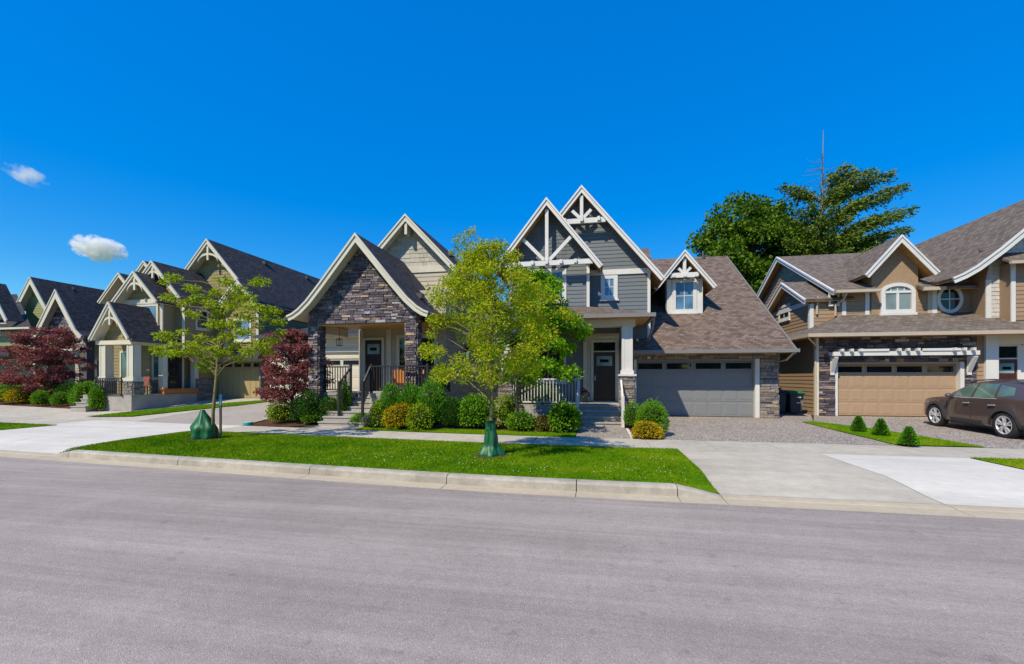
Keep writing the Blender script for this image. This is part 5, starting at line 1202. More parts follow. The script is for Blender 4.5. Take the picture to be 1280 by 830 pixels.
# bright green tree in the bed behind it
b = (-2.62, 14.5); z = gz(*b); T2 = [(b[0], b[1], z), (b[0] + .03, b[1], 1.2), (b[0] + .12, b[1], 2.4), (b[0] + .3, b[1], 3.8), (b[0] + .4, b[1], 5.1)]
cs = egg(105, b[0] + .72, b[1], 1.75, 5.2, 1.6, .25, .8); rs = [random.uniform(.2, .38) for _ in cs]
tree('bright_green_tree', 'bright green tree in the shrub bed before the grey porch', (b[0], b[1], z), T2, [.075, .065, .055, .035, .012], cs, rs, [int(900 * r ** 1.5) for r in rs], .12, .07, LF_BRIGHT, BARK, r0=.02)
# young staked tree on the left
b = (-10.75, 10.75); T3 = [(b[0], b[1], 0), (b[0] + .0, b[1], .8), (b[0] + .10, b[1], 1.7), (b[0] + .18, b[1], 2.5), (b[0] + .34, b[1], 3.4), (b[0] + .5, b[1], 4.2)]
pxs = [(205, 420), (215, 430), (228, 415), (240, 432), (218, 442), (252, 422), (205, 440), (195, 436), (228, 440), (246, 438), (260, 448), (240, 360), (236, 375), (228, 380), (248, 372), (212, 372), (206, 352), (216, 347), (240, 392), (282, 352), (300, 362), (318, 354), (326, 352), (310, 372), (290, 382), (275, 392), (300, 395), (288, 405), (268, 405), (318, 385), (330, 398), (340, 388), (348, 402), (322, 408), (305, 415), (285, 420), (270, 425), (295, 432), (310, 440), (325, 432), (342, 425), (350, 415), (280, 440), (262, 435), (258, 460), (252, 456), (300, 448), (266, 380), (272, 366), (295, 372), (312, 398), (334, 440)]
cs = []
for x, y in pxs:
    d = b[1] + random.uniform(-.7, .7); u_, z_ = F(x, y, d); cs.append((u_, d, z_))
rs = [random.uniform(.13, .26) for _ in cs]
tree('young_tree', 'sparse young tree leaning beside its stake at the left of the verge', (b[0], b[1], 0), T3, [.05, .045, .04, .03, .02, .008], cs, rs, [int(1700 * r ** 1.6) for r in rs], .085, .045, LF_YOUNG, BARKY, r0=.014, lift=.3, flat=.5)
st = thing('tree_stake', 'wooden stake standing beside the young tree trunk', 'stake', (b[0] + .13, b[1] + .12, 0)); MB().tube([(b[0] + .13, b[1] + .12, 0), (b[0] + .13, b[1] + .12, 1.45)], .035, 8).build('post', BARK, st); MB().lathe([(.037, 1.0), (.04, 1.02), (.04, 1.3), (.037, 1.32)], (b[0] + .13, b[1] + .12, 0), 10).build('blue_band', M('pale_blue_plastic', (.25, .45, .62), .4), st)
# watering bags
BAG = M('green_bag_vinyl', (.004, .105, .032), .5, .25, 5, spec=.6)
def bag(label, u, v, prof, hgt, lean, seed):
    t = thing('watering_bag', label, 'watering bag', (u, v, .03), 'green watering bags around the trunks'); ph = seed; nn = 22
    qs = [p[0] for p in prof]; rr = [p[1] for p in prof]; r0, r1 = rr[0], rr[-1]
    def wob(a, i):                      # draped folds, deeper towards the hem
        k = 1.15 - i * .03
        return 1 + (.07 * math.sin(3 * a + ph + i * .10) + .12 * math.sin(5 * a + 2 * ph - i * .16) + .07 * math.sin(8 * a + i * .33) + .04 * math.sin(14 * a - i * .5)) * k
    pr = []
    for i in range(nn):
        q = i / (nn - 1); r = float(np.interp(q, qs, rr)) * (1 + .05 * math.sin(q * 13 + ph)); pr.append((r if i else r * .9, .03 + q * hgt))
    mb = MB(); mb.lathe(pr, (u, v, 0), 40, wob=wob); mb.v = [(x + lean * (max(0, zz) / hgt) ** 1.6, y, zz) for x, y, zz in mb.v]
    mb.build('bag', BAG, t, smooth=True)
    s = MB(); s.tube([(u + lean + (r1 + .01) * math.cos(a), v + (r1 + .01) * math.sin(a), hgt + .02) for a in [2 * math.pi * i / 12 for i in range(13)]], .014, 6, False); s.build('strap', BLACKMETAL, t)
    pad = MB(); pad.lathe([(r0 * 1.55, .052), (r0 * 1.3, .065), (.02, .07)], (u, v, 0), 20, wob=lambda a, i: 1 + .12 * math.sin(3 * a + ph)); pad.build('mulch_ring', SOIL, t)
bag('green watering bag round the street tree, upright with a narrow neck', -2.33, 9.63, [(0, .27), (.12, .24), (.3, .17), (.6, .13), (.9, .11), (1, .12)], .82, .0, .7)
bag('slumped green watering bag at the young staked tree on the left', -11.0, 10.72, [(0, .29), (.15, .32), (.4, .29), (.65, .20), (.85, .10), (1, .045)], .84, -.07, 2.2)
# purple maples
b = (-12.15, 15.9); z = gz(*b); cs = egg(110, b[0], b[1], .95, 3.6, 1.45, .42, .5); rs = [random.uniform(.18, .34) for _ in cs]
tree('purple_maple', 'purple maple beside the stone porch pier', (b[0], b[1], z), [(b[0] + .05, b[1], z), (b[0] + .0, b[1], z + .6), (b[0] + .05, b[1], 1.4), (b[0], b[1], 2.4)], [.07, .06, .05, .02], cs, rs, [int(1000 * r ** 1.5) for r in rs], .10, .05, LF_RED, BARK, 'purple maples', flat=.45)
b = (-32.2, 20.7); z = gz(*b); cs = egg(120, b[0], b[1], 1.0, 4.75, 2.0, .42, .5); rs = [random.uniform(.24, .46) for _ in cs]
tree('purple_maple', 'broad purple maple above the shrub bed at the far left', (b[0], b[1], z), [(b[0], b[1], z), (b[0] + .05, b[1], z + .7), (b[0], b[1], 2.0), (b[0], b[1], 3.3)], [.10, .09, .07, .02], cs, rs, [int(720 * r ** 1.5) for r in rs], .13, .065, LF_RED, BARK, 'purple maples', flat=.45)
# tall trees behind the houses
def P3(px, py, v): a, z_ = F(px, py, v); return (a, v, z_)
v0 = 44.0; bu = F(930, 300, v0)[0]
cs = [];
for _ in range(210):
    while True:
        x = rng.uniform(864, 1010); y = rng.uniform(250, 420); q = ((x - 938) / 72) ** 2 + ((y - 345) / 96) ** 2
        if q < 1: break
    cs.append(P3(x, y, v0 + rng.uniform(-4, 4) * math.sqrt(1 - q)))
rs = [random.uniform(.7, 1.35) for _ in cs]
tree('broadleaf_tree', 'tall dark green broadleaf tree behind the grey and brown roofs', (bu, v0, 0), [(bu, v0, 0), (bu + .3, v0, 4), (bu, v0, 9), (bu + .4, v0, 13), (bu, v0, 15.5)], [.42, .36, .28, .16, .05], cs, rs, [int(200 * r ** 1.7) for r in rs], .32, .22, LF_BACK, BARK, r0=.13, lift=.5, frac=.6)
def conifer():
    v = 42.0; u0, zt = F(1027.5, 163, v); t = thing('conifer_tree', 'wind-swept dark conifer with a bare dead top behind the brown roof', 'tree', (u0, v, 0))
    tk = [(u0 - .2, v, 0), (u0 - .1, v, 6), (u0, v, 12), (u0 + .0, v, 17), (u0 + .05, v, 20), (u0 + .1, v, zt)]
    MB().tube(tk, [.42, .36, .27, .11, .05, .012], 9).build('trunk', BARKPALE, t, smooth=True)
    bm_ = MB(); P = []; D = []
    tips = [(980, 232, 0), (992, 240, 1), (1000, 262, -1), (985, 275, 1.5), (1060, 206, 0), (1068, 215, 1), (1090, 212, -.8), (1112, 216, .3), (1085, 230, 1), (1128, 232, -.4), (1108, 245, .8), (1138, 260, .0), (1120, 268, -1.2), (1132, 285, .6), (1105, 292, 1.4), (1122, 300, -.8), (1090, 305, .5), (1075, 250, -1.5), (1060, 270, -2), (1045, 255, -2), (1010, 285, -2), (1040, 290, -2.5), (1070, 290, -2.2), (1020, 300, -2.4), (1095, 270, -1.4), (1000, 300, -1), (1055, 310, -2.6), (1030, 320, -2.8), (1085, 325, -2), (1108, 318, -1), (1010, 320, -2), (990, 310, 0), (1045, 235, -1.2), (1015, 255, -1.4), (1060, 232, 1.5), (1030, 270, -2.6), (985, 300, -1.8), (1050, 330, -3), (1000, 335, -2.5), (1075, 335, -3), (1100, 335, -2), (1025, 340, -3), (1120, 320, .5)]
    for x, y, d in tips:
        e = np.array(P3(x, y, v + d)); hd = abs(e[0] - u0) + abs(d); zs = min(max(e[2] - .42 * hd - .4, 6), 18.3); s = np.array((u0, v, zs)); n = 9; pts = []
        for i in range(n):
            q = i / (n - 1); p = s + (e - s) * q; p[2] += .10 * hd * math.sin(q * math.pi); pts.append(p)
        bm_.tube(pts, [.09 * (1 - .85 * i / (n - 1)) + .01 for i in range(n)], 5, False)
        m = int(150 + 115 * hd); q = rng.uniform(.22, 1.03, m); a = np.array([s + (e - s) * k + [0, 0, .10 * hd * math.sin(k * math.pi)] for k in q])
        sp = (.25 + .55 * np.sin(np.clip((q - .15) / .95, 0, 1) * np.pi))[:, None]
        off = rng.normal(0, 1, (m, 3)) * [.42, .42, .22] * sp; off[:, 2] -= np.abs(rng.normal(0, .28, m)); P.append(a + off)
        D.append((e - s)[None] / (np.linalg.norm(e - s) + .01) * .7 + rng.normal(0, .45, (m, 3)) + [0, 0, -.45])
    bm_.build('limbs', BARK, t, smooth=True, recalc=False)
    tw = MB()
    for k in range(34):
        zz = rng.uniform(17.2, zt - .5); a = rng.uniform(0, 6.28); L = rng.uniform(.5, 1.9) * (1.1 - (zz - 17) / (zt - 16)); tw.tube([(u0, v, zz), (u0 + L * .5 * math.cos(a), v + L * .5 * math.sin(a), zz + .05 * L), (u0 + L * math.cos(a), v + L * math.sin(a), zz + rng.uniform(-.1, .4) * L)], [.025, .018, .008], 4, False)
    tw.build('dead_twigs', BARKPALE, t, recalc=False)
    leaf_cloud('crown', np.concatenate(P), np.concatenate(D), .30, .10, LF_CON, t)
conifer()
# lower mass behind the conifer so that the roofline meets leaves
cs = [P3(rng.uniform(985, 1085), rng.uniform(300, 400), 47 + rng.uniform(-2, 2)) for _ in range(110)]; rs = [random.uniform(.8, 1.4) for _ in cs]; bu = F(1040, 300, 47)[0]
tree('broadleaf_tree', 'olive green tree filling the space below the conifer', (bu, 47, 0), [(bu, 47, 0), (bu, 47, 5), (bu + .3, 47, 10), (bu, 47, 14)], [.4, .35, .25, .05], cs, rs, [int(200 * r ** 1.7) for r in rs], .32, .2, LF_CON, BARK, r0=.13, frac=.5)

# shrubs: leaves in a bumpy shell round a twiggy core
def shrub(label, u, v, w, h, lmat, n=2600, L=.06, Wd=.036, name='shrub', lumps=12, rough=.15, group=None, d=None, upright=0., cat='shrub', z=None):
    z = gz(u, v) if z is None else z; d = d or w; t = thing(name, label, cat, (u, v, z), group)
    ph = rng.uniform(0, 6.28, lumps); ax = rng.normal(0, 1, (lumps, 3)); ax /= np.linalg.norm(ax, axis=1, keepdims=True); amp = rng.uniform(.3, 1, lumps) * rough
    def rad(q): return 1 + (np.clip(q @ ax.T, 0, 1) ** 3 * amp).sum(1) - rough * .6
    q = rng.normal(0, 1, (n, 3)); q /= np.linalg.norm(q, axis=1, keepdims=True); q = q[q[:, 2] > -.55]; n = len(q)
    R = rad(q) * (1 + rng.normal(-.05, .075, n) + (rng.uniform(0, 1, n) < .05) * rng.uniform(.03, .20, n)); S_ = np.array([w / 2, d / 2, h * .56]); c = np.array([u, v, z + h * .44])
    P = c + q * R[:, None] * S_ - q * S_ * .04; D = q * .9 + rng.normal(0, .55, (n, 3)) + np.array([0, 0, upright])
    leaf_cloud('foliage', P, D, L, Wd, lmat, t)
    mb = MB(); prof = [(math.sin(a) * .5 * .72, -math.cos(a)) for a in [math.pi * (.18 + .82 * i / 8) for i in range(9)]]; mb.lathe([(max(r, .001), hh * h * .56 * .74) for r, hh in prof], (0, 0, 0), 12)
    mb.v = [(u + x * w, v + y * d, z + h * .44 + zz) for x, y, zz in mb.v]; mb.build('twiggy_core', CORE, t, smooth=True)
    return t
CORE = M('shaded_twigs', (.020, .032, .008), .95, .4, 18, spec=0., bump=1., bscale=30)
def shrub_px(label, px, py, wpx, hpx, lmat, back=0., **kw):
    """px, py: middle of the foot in the photograph"""
    a, b_ = G(px, py); xc = (px - CX) / FP; zc = b_ / (xc * SN + CS); s = FP / zc; st = math.sqrt(1 + xc * xc)
    w = wpx * 1.03 / (s * st); b2 = b_ + w * .45 + back; a2 = a * b2 / b_
    k = b2 / b_
    return shrub(label, a2, b2, w * k, hpx / s * k * kw.pop('hs', 1.0), lmat, **kw)
GB = 'shrubs in the bed before the grey porch'; GP = 'shrubs before the stone porch'; GL = 'shrubs in the far left bed'
shrub_px('large round glossy green shrub left of the street tree trunk', 597, 538, 45, 41, LF_SHRUB, n=5200, L=.085, Wd=.05, group=GB)
shrub_px('lime green shrub directly behind the street tree trunk', 636, 537, 36, 40, LF_LIME, n=3000, group=GB)
shrub_px('big dark green shrub under the white porch railing', 673, 528, 54, 40, LF_DARK, n=4200, L=.06, group=GB, back=.5)
shrub_px('low mid-green shrub before the big dark one', 652, 541, 34, 24, LF_SHRUB, n=1800, group=GB)
shrub_px('small bronze-tipped shrub between two green ones', 680, 541, 28, 20, LF_BRONZE, n=1500, group=GB)
shrub_px('leafy green shrub at the left of the grey house steps', 704, 542, 36, 36, LF_SHRUB, n=2600, L=.10, Wd=.06, group=GB)
GR = 'clipped shrubs by the grey garage'
shrub_px('small round clipped shrub right of the grey house steps', 790, 537, 22, 29, LF_SHRUB, n=3000, L=.04, Wd=.028, group=GR, back=.35)
shrub_px('large clipped boxy shrub by the grey garage', 815, 547, 38, 42, LF_SHRUB, n=6500, L=.04, Wd=.028, group=GR, rough=.08)
shrub_px('low golden yellow shrub at the pavement corner', 808, 550, 34, 22, LF_YELLOW, n=3000, L=.045, Wd=.028, group=GR)
def shrub_at(label, px, v, ytop, w, lmat, **kw):
    a, zt_ = F(px, ytop, v); return shrub(label, a, v, w, zt_ - gz(a, v), lmat, **kw)
for x, v_, yt, w_, lb, m_ in ((489, 14.62, 484, .74, 'upright green shrub nearest the stone porch steps', LF_CEDAR), (514, 14.64, 483, .84, 'middle upright green shrub before the black railing', LF_CEDAR), (541, 14.60, 482, .95, 'tallest upright green shrub before the black railing', LF_CEDAR), (564, 14.66, 500, .72, 'rightmost dark upright shrub below the porch corner', LF_DARK)):
    shrub_at(lb, x, v_, yt, w_, m_, n=4200, L=.11, Wd=.022, group=GP, upright=1.4, rough=.15)
shrub_at('yellow-green shrub beside the stone porch steps', 474, 14.5, 500, .66, LF_LIME, n=2000, group=GP)
shrub_at('golden shrub in front of the upright shrubs', 501, 14.2, 503, .86, LF_YELLOW, n=2600, group=GP, rough=.25)
shrub_at('yellow-green loose shrub right of the golden one', 527, 14.18, 506, .80, LF_LIME, n=2400, group=GP, rough=.25)
shrub_px('low silver-grey lavender clump at the lawn edge', 468, 536, 34, 15, LF_GREY, n=1900, L=.07, Wd=.014, group=GP, upright=.8)
shrub_px('low green shrub at the foot of the stone porch steps', 450, 534, 22, 15, LF_SHRUB, n=1300, group=GP)
shrub_px('small bright green shrub left of the stone porch steps', 388, 531, 22, 14, LF_SHRUB, n=1300, group=GP)
shrub_px('lime green shrub under the purple maple by the driveway', 351, 530, 34, 25, LF_LIME, n=2300, group=GP)
shrub_at('dark spreading shrub left of the stone steps', 413, 15.3, 497, .95, LF_DARK, n=3000, group=GP, d=.6)
shrub_at('upright green shrub beside the left stair rail', 430, 15.35, 477, .5, LF_CEDAR, n=2400, L=.09, Wd=.02, group=GP, upright=1.2)
shrub_at('dark shrub between maple trunk and porch pier', 388, 15.1, 490, .7, LF_DARK, n=2400, group=GP)
shrub_at('small dark shrub at the foot of the purple maple', 374, 15.2, 498, .6, LF_DARK, n=1800, group=GP)
for x, y, w_, h_, lb in ((51, 508, 25, 18, 'leftmost of the three small clipped balls by the left pavement'), (76, 508, 23, 17, 'middle of the three small clipped balls by the left pavement'), (97, 507, 22, 16, 'rightmost of the three small clipped balls by the left pavement')):
    shrub_px(lb, x, y, w_, h_, LF_SHRUB, n=2400, group=GL, L=.06, rough=.1)
for x, v_, yt, w_, m_, lb in ((8, 19.9, 487, 1.2, LF_LIME, 'lime shrub at the left picture edge'), (30, 20.0, 485, 1.3, LF_YELLOW, 'golden shrub in the left bed beside the lime one'), (12, 21.6, 479, 1.8, LF_SHRUB, 'mid-green shrub behind the lime one at the left edge'), (44, 21.2, 479, 1.6, LF_LIME, 'lime shrub behind the golden one in the left bed'), (66, 20.3, 483, 1.4, LF_DARK, 'dark shrub below the broad purple maple'), (108, 18.9, 477, 1.1, LF_SHRUB, 'leafy green shrub before the tan house steps'), (88, 20.2, 479, 1.3, LF_DARK, 'dark shrub between maple and tan house steps'), (122, 17.3, 482, .6, LF_SHRUB, 'tall green shrub beside the tan house railing')):
    shrub_at(lb, x, v_, yt, w_, m_, n=2600, group=GL, L=.08, Wd=.045)
# little cone conifers on the grass wedge
for x, y, lb in ((1073, 540, 'leftmost little cone conifer on the grass wedge'), (1101, 545, 'middle little cone conifer on the grass wedge'), (1136, 558, 'rightmost little cone conifer, nearest the pavement')):
    a, b_ = G(x, y); z = gz(a, b_); t = thing('dwarf_conifer', lb, 'conifer', (a, b_, z), 'dwarf conifers on the wedge'); n = 1500; h_ = .46
    q = rng.uniform(0, 1, n) ** .7; q = 1 - q; an = rng.uniform(0, 6.28, n); r = .20 * (1 - q) ** .85 * rng.uniform(.72, 1.05, n) + .012
    P = np.c_[a + r * np.cos(an), b_ + r * np.sin(an), z + .05 + q * h_]; D = np.c_[np.cos(an), np.sin(an), np.full(n, .9)] + rng.normal(0, .3, (n, 3))
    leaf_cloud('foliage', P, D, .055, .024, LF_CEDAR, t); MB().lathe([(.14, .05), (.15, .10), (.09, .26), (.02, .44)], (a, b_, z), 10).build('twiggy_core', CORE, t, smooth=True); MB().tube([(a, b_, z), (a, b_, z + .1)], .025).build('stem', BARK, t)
# ================================================================== car
PAINT = M('brown_car_paint', (.12, .085, .075), .24, .03, 3, metal=.35, spec=.6)
PAINT.node_tree.nodes['Principled BSDF'].inputs['Coat Weight'].default_value = 1.0
PAINT.node_tree.nodes['Principled BSDF'].inputs['Coat Roughness'].default_value = .04
CLAD = M('charcoal_plastic', (.045, .047, .052), .55, .1, 20)
TYRE = M('tyre_rubber', (.022, .022, .023), .8, .15, 20)
RIM = M('alloy_silver', (.66, .66, .68), .35, .04, 8, metal=.35)
CHROME = M('bright_chrome', (.80, .80, .82), .2, .02, 8, metal=.6)
LAMP = glass_mat('headlamp_lens', (.30, .32, .34), .06)
TAIL = glass_mat('tail_lamp_lens', (.30, .01, .01), .1)
CGLASS = glass_mat('car_glass', (.10, .17, .14), .02)
def car():
    """x runs from nose (0) to tail (4.44), y across, z up; then turned so that the nose points to the garage"""
    ox, oy = 11.75, 17.9            # front axle, left wheel track
    wb, fo = 2.64, .90; L = 4.44; hwid = .925
    zf = gz(12.5, 17.4); zr_ = gz(12.5, 14.8); slope = (zr_ - zf) / wb
    c = thing('parked_car', 'dark brown compact sport utility car parked on the right driveway', 'car', (ox + .9, oy, zf))
    def T(p):                       # car space -> street space
        x, y, z = p; return (ox + .80 + y, oy + fo - x, z + zf + slope * (x - fo))
    def put(mb, name, mat, par=c, **kw): mb.v = [T(p) for p in mb.v]; return mb.build(name, mat, par, **kw)
    # stations: x, sill z, belt z, roof z, half width low, half width belt, half width roof
    st = [(0.000, 0.420, 0.660, 0.660, 0.520, 0.500, 0.500), (0.060, 0.300, 0.800, 0.800, 0.700, 0.660, 0.620), (0.220, 0.240, 0.920, 0.920, 0.820, 0.780, 0.700), (0.550, 0.230, 0.990, 1.000, 0.890, 0.860, 0.740), (1.000, 0.230, 1.030, 1.060, 0.920, 0.900, 0.760), (1.300, 0.230, 1.050, 1.110, 0.925, 0.900, 0.740), (1.550, 0.230, 1.060, 1.320, 0.925, 0.900, 0.690), (1.850, 0.230, 1.070, 1.500, 0.925, 0.900, 0.640), (2.150, 0.230, 1.080, 1.610, 0.925, 0.900, 0.620), (2.600, 0.230, 1.100, 1.670, 0.925, 0.900, 0.610), (3.100, 0.230, 1.120, 1.680, 0.925, 0.900, 0.610), (3.550, 0.240, 1.150, 1.650, 0.920, 0.890, 0.600), (3.900, 0.260, 1.170, 1.580, 0.900, 0.860, 0.580), (4.150, 0.300, 1.170, 1.430, 0.870, 0.820, 0.570), (4.320, 0.360, 1.120, 1.180, 0.820, 0.770, 0.600), (4.440, 0.460, 0.860, 0.860, 0.720, 0.700, 0.620)]
    bm = bmesh.new(); rings = []
    for x, zs, zb, zr, w0, w1, w2 in st:
        gh = zr - zb
        half = [(0, zs), (w0 * .8, zs), (w0 * .985, zs + .06), (w0, zs + .30 * (zb - zs)), (w0 * 1.0, zs + .62 * (zb - zs)), (w1 + .012, zb - .06), (w1, zb), (w1 - (w1 - w2) * .45, zb + gh * .5), (w2 + .045, zr - gh * .12 - .005), (w2 * .82, zr - .0 + .01), (0, zr + .035)]
        ring = [bm.verts.new((x, -a, z)) for a, z in half] + [bm.verts.new((x, a, z)) for a, z in reversed(half[1:-1])]
        rings.append(ring)
    for a, b in zip(rings, rings[1:]):
        for i in range(len(a)): bm.faces.new((a[i], a[(i + 1) % len(a)], b[(i + 1) % len(b)], b[i]))
    bm.faces.new(rings[0]); bm.faces.new(list(reversed(rings[-1]))); bmesh.ops.recalc_face_normals(bm, faces=bm.faces)
    me = bpy.data.meshes.new('body'); bm.to_mesh(me); bm.free()
    tmp = bpy.data.objects.new('tmp_body', me); COL.objects.link(tmp)
    sb = tmp.modifiers.new('s', 'SUBSURF'); sb.levels = 2; sb.render_levels = 2
    cut = MB()
    for x in (fo, fo + wb):
        for s in (-1, 1): cut.lathe([(.425, -.32), (.425, .32)], (x, s * .85, .385), 32, ax='y')
    cm = cut.mesh('cut'); co = bpy.data.objects.new('tmp_cut', cm); COL.objects.link(co)
    bo = tmp.modifiers.new('b', 'BOOLEAN'); bo.operation = 'DIFFERENCE'; bo.object = co; bo.solver = 'EXACT'
    dg = bpy.context.evaluated_depsgraph_get(); ev = tmp.evaluated_get(dg); m2 = bpy.data.meshes.new_from_object(ev)
    from mathutils.bvhtree import BVHTree
    bmx = bmesh.new(); bmx.from_mesh(m2); tree_ = BVHTree.FromBMesh(bmx); bmx.free()
    bpy.data.objects.remove(tmp); bpy.data.objects.remove(co)
    off = base_of(c)
    for v in m2.vertices: p = T(v.co); v.co = Vector(p) - off
    m2.name = 'body'; m2.materials.clear(); m2.materials.append(PAINT)
    m2.polygons.foreach_set('use_smooth', [True] * len(m2.polygons)); bmx = bmesh.new(); bmx.from_mesh(m2); bmesh.ops.recalc_face_normals(bmx, faces=bmx.faces)
    for e in bmx.edges:
        if len(e.link_faces) == 2 and e.calc_face_angle() > .6: e.smooth = False
    bmx.to_mesh(m2); bmx.free(); bodyo = link('body', m2, c)
    def onside(x, z, s=-1, out=.006):        # point on the flank, pushed out a little
        hit = tree_.ray_cast(Vector((x, s * 2.0, z)), Vector((0, -s, 0)))
        y = hit[0].y if hit[0] else s * .6
        return (x, y + s * out, z)
    def patch(name, outline, mat, s=-1, out=.006, th=.012, par=c, n=1):
        """thin panel that follows the flank; outline: quads as 4 corner (x, z)"""
        mb = MB(); q = outline; N = 6
        g = [[None] * (N + 1) for _ in range(N + 1)]
        for i in range(N + 1):
            for j in range(N + 1):
                a, b = i / N, j / N; x = (q[0][0] * (1 - a) + q[1][0] * a) * (1 - b) + (q[3][0] * (1 - a) + q[2][0] * a) * b; z = (q[0][1] * (1 - a) + q[1][1] * a) * (1 - b) + (q[3][1] * (1 - a) + q[2][1] * a) * b
                g[i][j] = onside(x, z, s, out)
        for i in range(N):
            for j in range(N): mb.poly([g[i][j], g[i + 1][j], g[i + 1][j + 1], g[i][j + 1]])
        return put(mb, name, mat, par, smooth=True, recalc=False)
    for s in (-1, 1):
        # glass: quarter light, front door, rear door, rear quarter
        patch('side_window', [(1.66, 1.105), (2.38, 1.12), (2.38, 1.555), (2.0, 1.475)], CGLASS, s, .008)
        patch('side_window', [(2.46, 1.125), (3.20, 1.15), (3.14, 1.555), (2.46, 1.565)], CGLASS, s, .008)
        patch('side_window', [(3.28, 1.165), (3.78, 1.26), (3.68, 1.47), (3.22, 1.545)], CGLASS, s, .008)
        patch('window_trim', [(1.5, 1.072), (3.3, 1.125), (3.3, 1.145), (1.5, 1.092)], CHROME, s, .012)
        patch('sill_cladding', [(1.30, .245), (3.15, .245), (3.15, .42), (1.30, .42)], CLAD, s, .018)
        for x0, x1 in ((1.435, 1.455), (2.41, 2.425), (3.34, 3.352)): patch('door_gap', [(x0, .44), (x1, .44), (x1, 1.06), (x0, 1.06)], CLAD, s, .004)
        for hx in (2.16, 3.08):
            mb = MB(); p, q = onside(hx, .93, s, .03), onside(hx + .22, .945, s, .03); mb.beam(p, q, .03, .035); put(mb, 'door_handle', CHROME)
        # arches
        for x in (fo, fo + wb):
            mb = MB(); N = 18; prev = None
            for i in range(N + 1):
                t = math.pi * (-.04 + 1.08 * i / N); r0, r1 = .412, .49
                ring = []
                for r in (r0, r1):
                    z = .385 + r * math.sin(t); xx = x + r * math.cos(t); p = onside(x + .50 * math.cos(t), max(.385 + .50 * math.sin(t), .30), s, .02 if r == r1 else .03); ring.append((xx, min(p[1], -.86) if s < 0 else max(p[1], .86), z))
                ring.append((x + r0 * math.cos(t), s * .72, .385 + r0 * math.sin(t)))
                if prev:
                    for k in range(2): mb.poly([prev[k], ring[k], ring[k + 1], prev[k + 1]])
                prev = ring
            put(mb, 'wheel_arch', CLAD, smooth=False)
        # mirror
        mb = MB(); mb.lathe([(.001, -.09), (.07, -.075), (.095, 0), (.08, .08), (.001, .10)], (1.70, s * 1.03, 1.13), 14, ax='y'); mb.v = [(1.70 + (x - 1.70) * .9, y, 1.13 + (z - 1.13) * .85) for x, y, z in mb.v]
        m_ = put(mb, 'mirror', PAINT, smooth=True); mb = MB(); mb.beam((1.68, s * .88, 1.09), (1.70, s * .98, 1.11), .09, .04); put(mb, 'mirror_arm', CLAD, m_)
        # lamps
        patch('headlamp', [(.20, .74), (.62, .82), (.60, .90), (.24, .86)], LAMP, s, .008); patch('tail_lamp', [(4.12, .98), (4.32, .95), (4.30, 1.08), (4.15, 1.07)], TAIL, s, .008)
        # roof rail
        mb = MB(); mb.tube([(2.05, s * .59, 1.595), (2.25, s * .59, 1.65), (2.8, s * .59, 1.695), (3.5, s * .575, 1.67), (3.75, s * .56, 1.615)], .018, 7); put(mb, 'roof_rail', CLAD)
    # windscreen and rear glass as panels just above the sloping body
    for nm, (xa, xb), zz in (('windscreen', (1.40, 1.98), 1), ('rear_window', (3.86, 4.22), 1)):
        mb = MB(); N = 6; g = []
        for i in range(N + 1):
            row = []
            for j in range(N + 1):
                x = xa + (xb - xa) * i / N; y = -.56 + 1.12 * j / N; hit = tree_.ray_cast(Vector((x, y, 3)), Vector((0, 0, -1))); row.append((x, y, (hit[0].z if hit[0] else 1.2) + .007))
            g.append(row)
        for i in range(N):
            for j in range(N): mb.poly([g[i][j], g[i + 1][j], g[i + 1][j + 1], g[i][j + 1]])
        put(mb, nm, CGLASS, smooth=True, recalc=False)
    # bumper skirts
    for s in (-1, 1): patch('bumper_skirt', [(3.98, .30), (4.36, .42), (4.36, .56), (3.98, .42)], CLAD, s, .012)
    # underside
    mb = MB(); mb.box((.3, -.74, .22), (4.2, .74, .42)); put(mb, 'underbody', CLAD)
    # wheels
    for x in (fo, fo + wb):
        for s in (-1, 1):
            y = s * .80; w = bpy.data.objects.new('wheel', None); COL.objects.link(w); w.parent = c; LOC[w.name] = base_of(c)
            R = .385; mb = MB(); mb.lathe([(.27, -.105), (.33, -.115), (.372, -.095), (R, -.06), (R, .06), (.372, .095), (.33, .115), (.27, .105), (.27, -.105)], (x, y, R), 36, ax='y', cap=False); put(mb, 'tyre', TYRE, w, smooth=True)
            o = s * .085; mb = MB(); mb.lathe([(.274, s * .10), (.26, s * .112), (.245, s * .10), (.238, s * .03)], (x, y, R), 36, ax='y', cap=False); put(mb, 'rim', RIM, w, smooth=True, recalc=False)
            mb = MB(); mb.lathe([(.243, s * .02), (.001, s * .02)], (x, y, R), 24, ax='y', cap=False); put(mb, 'brake_disc', CLAD, w)
            for k in range(5):
                for dd in (-.17, .17):
                    a = 2 * math.pi * k / 5 + .3; a2 = a + dd * 1.15; mb = MB()
                    mb.beam((x + .05 * math.cos(a + dd), y + o, R + .05 * math.sin(a + dd)), (x + .248 * math.cos(a2), y + o * 1.05, R + .248 * math.sin(a2)), .042, .034, up=(0, 1, 0)); put(mb, 'spoke', RIM, w)
            mb = MB(); mb.lathe([(.06, o - s * .02), (.055, o + s * .018), (.001, o + s * .022)], (x, y, R), 16, ax='y'); put(mb, 'hub_cap', RIM, w, smooth=True)
car()

